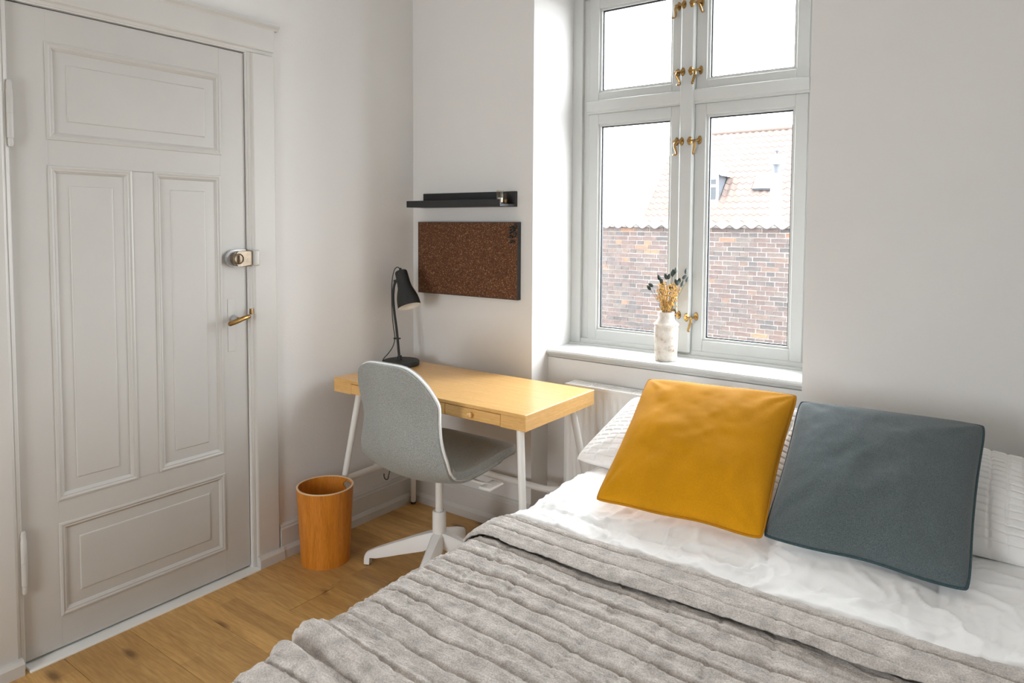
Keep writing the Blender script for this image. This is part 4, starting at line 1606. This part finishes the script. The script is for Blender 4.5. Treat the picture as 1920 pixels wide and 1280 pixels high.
leaf_me = leaf_mesh()
K = 0.0023 / 6.4
sprigs = [('dark green leaf sprig leaning far left out of the vase', [(100, 345, -40), (125, 312, -60)]),
          ('dark green leaf sprig left of the golden flowers', [(215, 225, -15), (235, 258, -25), (258, 308, -30), (240, 380, -10)]),
          ('dark green leaf sprig rising tall in the middle of the vase', [(292, 212, -20), (325, 212, 15), (360, 178, -5), (405, 140, 5), (382, 160, -10), (355, 342, -20)]),
          ('dark green leaf sprig hanging over the golden flowers at the right', [(445, 262, 15), (428, 285, 40), (412, 275, -20), (490, 300, 30), (365, 490, 10)]),
          ('dark green leaf sprig reaching furthest right out of the vase', [(508, 213, 55), (525, 148, 15), (545, 246, 30)])]
rg = rnd(5)
for lab, lv_ in sprigs:
    sp = empty('leaf_sprig', (VX, VY, SILL + 0.02))
    tag(sp, lab, 'sprig', 'dark leaf sprigs in the vase')
    pts = []
    for (cx, cy, rot) in lv_:
        dx = (cx - 307) * K
        dzz = (625 - cy) * K
        dep = rg.uniform(-0.012, 0.004) * (1 if dzz > 0.03 else 2)
        c = camr * dx + camf * dep + Vector((0, 0, 0.187 + dzz))
        pts.append(c)
        o = bpy.data.objects.new('leaf', leaf_me)
        COL.objects.link(o)
        o.parent = sp
        yaw = math.atan2(_R.y, _R.x) + rg.uniform(-0.4, 0.4)
        rm = Matrix.Rotation(yaw, 4, 'Z') @ Matrix.Rotation(math.radians(rot), 4, 'Y')
        o.matrix_local = Matrix.Translation(c - (rm @ Vector((0, 0, 0.011)))) @ rm
    bm = NB()
    for c in pts:
        b0 = Vector((c.x * 0.2, c.y * 0.2, 0.01))
        b1 = Vector((c.x * 0.22, c.y * 0.22, 0.185))
        add_tube(bm, [tuple(b0), tuple(b1), tuple(b1 * .45 + c * .55 + Vector((0, 0, .006))), tuple(c)], 0.0007, 5)
    obj('stem', bm, M['leaf'], sp)

# ------------------------------------------------------------------ outside: brick wall
GZ = -3.2
gr = obj('courtyard_ground', box((-40, 0.5, GZ - 0.2), (30, 60, GZ)), M['pave'])
tag(gr, 'grey paved courtyard below the window', 'ground', kind='structure')

fc = NB()  # unseen tall facade, added to cut the sky light on the courtyard bricks
add_box(fc, (-14.0, 0.30, RZ), (16.0, 0.384, 14.0))
add_box(fc, (-14.0, 0.30, GZ), (-0.26, 0.384, RZ))
add_box(fc, (RX1 + 0.26, 0.30, GZ), (16.0, 0.384, RZ))
add_box(fc, (-0.26, 0.30, GZ), (RX1 + 0.26, 0.384, -0.16))
fo = obj('sky_blocker_facade', fc, M['facade'])
tag(fo, 'added unseen facade above the room, blocking sky light from the courtyard bricks', 'facade', kind='structure')

BWY = 7.3
gw = empty('garden_wall', (-1.5, BWY, GZ))
tag(gw, 'old brick courtyard wall with a wavy tile coping outside the window', 'wall')
GOFF = Vector((1.5, -BWY, -GZ))
o = obj('mortar_core', box((-7.5, BWY + 0.006, GZ), (4.0, BWY + 0.34, 1.385)), M['mortar'], gw)
o.location = GOFF
CH = 0.0667


def project(p):
    d = Vector(p) - CAM
    z = d.dot(_F)
    return 960 + 1315.6 * d.dot(_R) / z, 492.15 - 1315.6 * d.dot(_U) / z


rg = rnd(77)
bricks = []
ztop = 1.385
course = 0
while ztop - CH * (course + 1) > -2.3:
    zb = ztop - CH * (course + 1)
    header = course % 2 == 1
    Lb = 0.110 if header else 0.228
    step = Lb + 0.0125
    x = -7.4 + (0.06 if header else 0.0) + (0.12 if course % 4 == 2 else 0)
    while x < 3.9 - Lb:
        bricks.append((x + Lb / 2, zb + CH / 2, header))
        x += step
    course += 1
vis = []
rest = []
for (bx, bz, hd) in bricks:
    u_, v_ = project((bx, BWY, bz))
    if (1115 < u_ < 1262 or 1326 < u_ < 1496) and 410 < v_ < 662:
        vis.append((bx, bz, hd, v_ - 0.02 * abs(u_ - 1400)))
    else:
        rest.append((bx, bz, hd))
vis.sort(key=lambda t: ((t[0] + 1) ** 2 + (t[1] - 0.9) ** 2))
rest += [t[:3] for t in vis[300:]]
vis = vis[:300]


def brick_mesh(Lb):
    bb = box((-Lb / 2, 0, -0.0275), (Lb / 2, 0.05, 0.0275), 0.003, 1)
    me = bpy.data.meshes.new('brick')
    bmesh.ops.recalc_face_normals(bb, faces=bb.faces)
    bb.to_mesh(me)
    bb.free()
    me.materials.append(M['brick'])
    return me


bmh, bms_ = brick_mesh(0.110), brick_mesh(0.228)
for (bx, bz, hd, _) in vis:
    o = bpy.data.objects.new('brick', bmh if hd else bms_)
    COL.objects.link(o)
    o.parent = gw
    o.location = Vector((bx + rg.uniform(-.003, .003), BWY - rg.uniform(0.0, 0.008), bz + rg.uniform(-.002, .002))) + GOFF
verts, faces = [], []
for (bx, bz, hd) in rest:
    h_ = 0.055 if hd else 0.114
    y_ = BWY - rg.uniform(0, 0.008)
    n0 = len(verts)
    for yy in (y_, y_ + 0.04):
        verts += [(bx - h_, yy, bz - .0275), (bx + h_, yy, bz - .0275), (bx + h_, yy, bz + .0275), (bx - h_, yy, bz + .0275)]
    for f in ((0, 1, 2, 3), (0, 4, 5, 1), (1, 5, 6, 2), (2, 6, 7, 3), (3, 7, 4, 0), (7, 6, 5, 4)):
        faces.append(tuple(n0 + i for i in f))
me = bpy.data.meshes.new('remaining_bricks')
me.from_pydata(verts, [], faces)
o = obj('remaining_bricks', me, M['brick_i'], gw)
o.location = GOFF
tag(o, kind='stuff')


# pantile: wave across X, sloping away
def pantile_mesh(name, w, l, amp, slope, thick, mat_, n=9):
    us = np.linspace(0, 1, n)
    A = np.zeros((2, n, 3))
    for i, t in enumerate((0.0, 1.0)):
        A[i, :, 0] = us * w * 1.06 - w * .03
        A[i, :, 1] = t * l * math.cos(slope)
        A[i, :, 2] = t * l * math.sin(slope) + amp * np.cos(us * 2 * math.pi)
    Bq = A.copy()
    Bq[:, :, 2] -= thick
    me = solid_grid(name, A, Bq)
    me.materials.append(mat_)
    return me


TW = 0.207
cop = pantile_mesh('coping_tile', TW, 0.30, 0.027, math.radians(18), 0.014, M['coping'])
for k in range(int(11.4 / TW)):
    o = bpy.data.objects.new('coping_tile', cop)
    COL.objects.link(o)
    o.parent = gw
    o.location = Vector((-7.5 + k * TW, BWY - 0.03, 1.400 + rg.uniform(-.004, .004))) + GOFF
    o.rotation_euler = (0, rg.uniform(-.03, .03), rg.uniform(-.02, .02))
o = obj('coping_bed', box((-7.5, BWY + 0.01, 1.384), (4.0, BWY + 0.30, 1.40)), M['mortar'], gw)
o.location = GOFF

# ------------------------------------------------------------------ house behind with tiled roof, dormer, skylight
HY0, HZ0 = 18.0, 1.72
PITCH = math.radians(47.7)
hs = empty('tiled_house', (-3.0, HY0, GZ))
tag(hs, 'house with orange pantile roof and a dormer beyond the brick wall', 'house')
HOFF = Vector((3.0, -HY0, -GZ))
XV0, XV1 = -7.26, 2.5
SL = 3.75                   # slope length above reference point
EV = 1.6                    # slope length below (hidden)


def roof_pt(x, s, lift=0.0):
    return Vector((x, HY0 + s * math.cos(PITCH) - lift * math.sin(PITCH), HZ0 + s * math.sin(PITCH) + lift * math.cos(PITCH)))


def hl_(o):
    o.location = HOFF
    return o


bm = NB()
yb = HY0 - EV * math.cos(PITCH) + 0.1
zb = HZ0 - EV * math.sin(PITCH)
yr = HY0 + SL * math.cos(PITCH)
zr = HZ0 + SL * math.sin(PITCH)
add_prism(bm, [(yb, GZ), (yb, zb - 0.05), (yr, zr - 0.10), (2 * yr - yb, zb - 0.05), (2 * yr - yb, GZ)], 'x', XV0 + 0.15, XV1)
hl_(obj('house_wall', bm, M['outwhite'], hs))
bm = NB()
add_prism(bm, [(yb - .15, zb - 0.14), (yr, zr - 0.05), (2 * yr - yb + .15, zb - 0.14), (2 * yr - yb + .15, zb - .34), (yr, zr - .25), (yb - .15, zb - .34)], 'x', XV0, XV1 + .1)
hl_(obj('roof_slab', bm, M['outwhite'], hs))
# verge board (grey-blue) along the left edge
bm = NB()
for (lift, w, mname) in ((0.05, 0.10, None),):
    p = [roof_pt(0, -EV, -0.15), roof_pt(0, SL, -0.15), roof_pt(0, SL, 0.10), roof_pt(0, -EV, 0.10)]
    add_prism(bm, [(v.y, v.z) for v in p], 'x', XV0 - 0.20, XV0 - 0.02)
hl_(obj('verge_board', bm, M['outwhite'], hs))
bm = NB()
p = [roof_pt(0, -EV, 0.0), roof_pt(0, SL, 0.0), roof_pt(0, SL, 0.06), roof_pt(0, -EV, 0.06)]
add_prism(bm, [(v.y, v.z) for v in p], 'x', XV0 - 0.26, XV0 - 0.20)
hl_(obj('verge_flashing', bm, M['zinc'], hs))
GA = 0.262
tile_me = pantile_mesh('roof_tile', 0.207, GA + 0.05, 0.026, PITCH - math.radians(3), 0.02, M['tile'], 7)
tl_vis, tl_rest = [], []
rows = int((SL + 0.5) / GA)
for r_ in range(rows):
    s = -0.5 + r_ * GA
    for c in range(int((XV1 - XV0) / 0.207)):
        tx = XV0 + c * 0.207
        p = roof_pt(tx, s, 0.035)
        # leave out tiles under the dormer
        if -6.15 < tx < -5.1 and p.y > 18.35 and p.z < 2.95:
            continue
        if -4.12 < tx < -3.63 and 2.35 < p.z < 2.85:
            continue
        u_, v_ = project(p)
        if (1118 < u_ < 1266 or 1322 < u_ < 1502) and v_ < 424:
            tl_vis.append((p, v_))
        else:
            tl_rest.append(p)
tl_vis.sort(key=lambda t: -t[1])
tl_rest += [t[0] for t in tl_vis[300:]]
for p, _ in tl_vis[:300]:
    o = bpy.data.objects.new('roof_tile', tile_me)
    COL.objects.link(o)
    o.parent = hs
    o.location = p + HOFF
tv = np.array([v.co[:] for v in tile_me.vertices])
tf = [list(pp_.vertices) for pp_ in tile_me.polygons]
verts, faces = [], []
for p in tl_rest:
    n0 = len(verts)
    verts += (tv + np.array(p)).tolist()
    faces += [[i + n0 for i in f] for f in tf]
me = bpy.data.meshes.new('remaining_tiles')
me.from_pydata(verts, [], faces)
o = hl_(obj('remaining_tiles', me, M['tile_i'], hs))
tag(o, kind='stuff')
bm = NB()
add_tube(bm, [(XV0 - .2, yr, zr + 0.02), (XV1, yr, zr + 0.02)], 0.09, 10)
hl_(obj('ridge_cap', bm, M['tile'], hs, True))
# dormer
DXL, DXR, DYf = -6.10, -5.03, 18.36
zf = HZ0 + (DYf - HY0) * math.tan(PITCH)
ze = 3.03
ybk = HY0 + (ze - HZ0) / math.tan(PITCH)
bm = NB()
for xa, xb in ((DXL, DXL + .05), (DXR - .05, DXR)):
    add_prism(bm, [(DYf, zf - .05), (DYf, ze), (ybk, ze)], 'x', xa, xb)
hl_(obj('dormer_cheek', bm, M['zinc'], hs))
xm = (DXL + DXR) / 2
zg = ze + 0.42
bm = NB()
add_prism(bm, [(DXL, zf - .05), (DXR, zf - .05), (DXR, ze), (xm, zg), (DXL, ze)], 'y', DYf - 0.02, DYf + 0.03)
hl_(obj('dormer_front', bm, M['outwhite'], hs))
bm = NB()
ov = 0.12
for sgn in (-1, 1):
    xe_ = xm + sgn * ((DXR - DXL) / 2 + ov)
    ze_ = ze - ov * 0.42 / ((DXR - DXL) / 2)
    add_prism(bm, [(xm, zg), (xe_, ze_), (xe_, ze_ + 0.07), (xm, zg + 0.07)], 'y', DYf - 0.16, HY0 + (zg - HZ0) / math.tan(PITCH))
hl_(obj('dormer_roof', bm, M['outwhite'], hs))
for (xa, xb) in ((-5.60, -5.36), (-5.30, -5.10), (-5.90, -5.66)):
    for (za, zb_) in ((2.22, 2.60), (2.68, 2.84)):
        w_ = hl_(obj('dormer_pane', box((xa, DYf - 0.026, za), (xb, DYf - 0.018, zb_)), M['outglass'], hs))
# skylight on the slope
bm = NB()
sc_ = [roof_pt(0, 0.98, 0.05), roof_pt(0, 1.58, 0.05), roof_pt(0, 1.58, 0.14), roof_pt(0, 0.98, 0.14)]
add_prism(bm, [(v.y, v.z) for v in sc_], 'x', -4.08, -3.45)
sk = hl_(obj('skylight_frame', bm, M['zinc'], hs))
bm = NB()
sc_ = [roof_pt(0, 1.02, 0.12), roof_pt(0, 1.55, 0.12), roof_pt(0, 1.55, 0.155), roof_pt(0, 1.02, 0.155)]
add_prism(bm, [(v.y, v.z) for v in sc_], 'x', -4.04, -3.49)
obj('skylight_pane', bm, M['outwhite'], sk)

# white flue standing between wall and house
flx, fly = -2.12, 14.0
fu = empty('flue_pipe', (flx, fly, GZ))
tag(fu, 'white flue pipe with a cowl in front of the tiled roof', 'flue')
bm = NB()
add_lathe(bm, [(0.125, 0.0), (0.125, 2.62 - GZ), (0.09, 2.62 - GZ)], 28, None, True)
obj('flue_tube', bm, M['outwhite'], fu, True)
bm = NB()
add_lathe(bm, [(0.10, 2.60 - GZ), (0.10, 2.84 - GZ)], 24)
obj('flue_neck', bm, M['zinc'], fu, True)
bm = NB()
add_lathe(bm, [(0.0, 2.83 - GZ), (0.185, 2.83 - GZ), (0.19, 2.86 - GZ), (0.15, 2.98 - GZ), (0.10, 3.05 - GZ), (0.06, 3.06 - GZ), (0, 3.06 - GZ)], 28)
obj('flue_cowl', bm, M['outwhite'], fu, True)
bm = NB()
add_lathe(bm, [(0.02, 3.05 - GZ), (0.02, 3.12 - GZ), (0.11, 3.125 - GZ), (0.11, 3.15 - GZ), (0, 3.17 - GZ)], 20)
obj('flue_lid', bm, M['zinc'], fu, True)
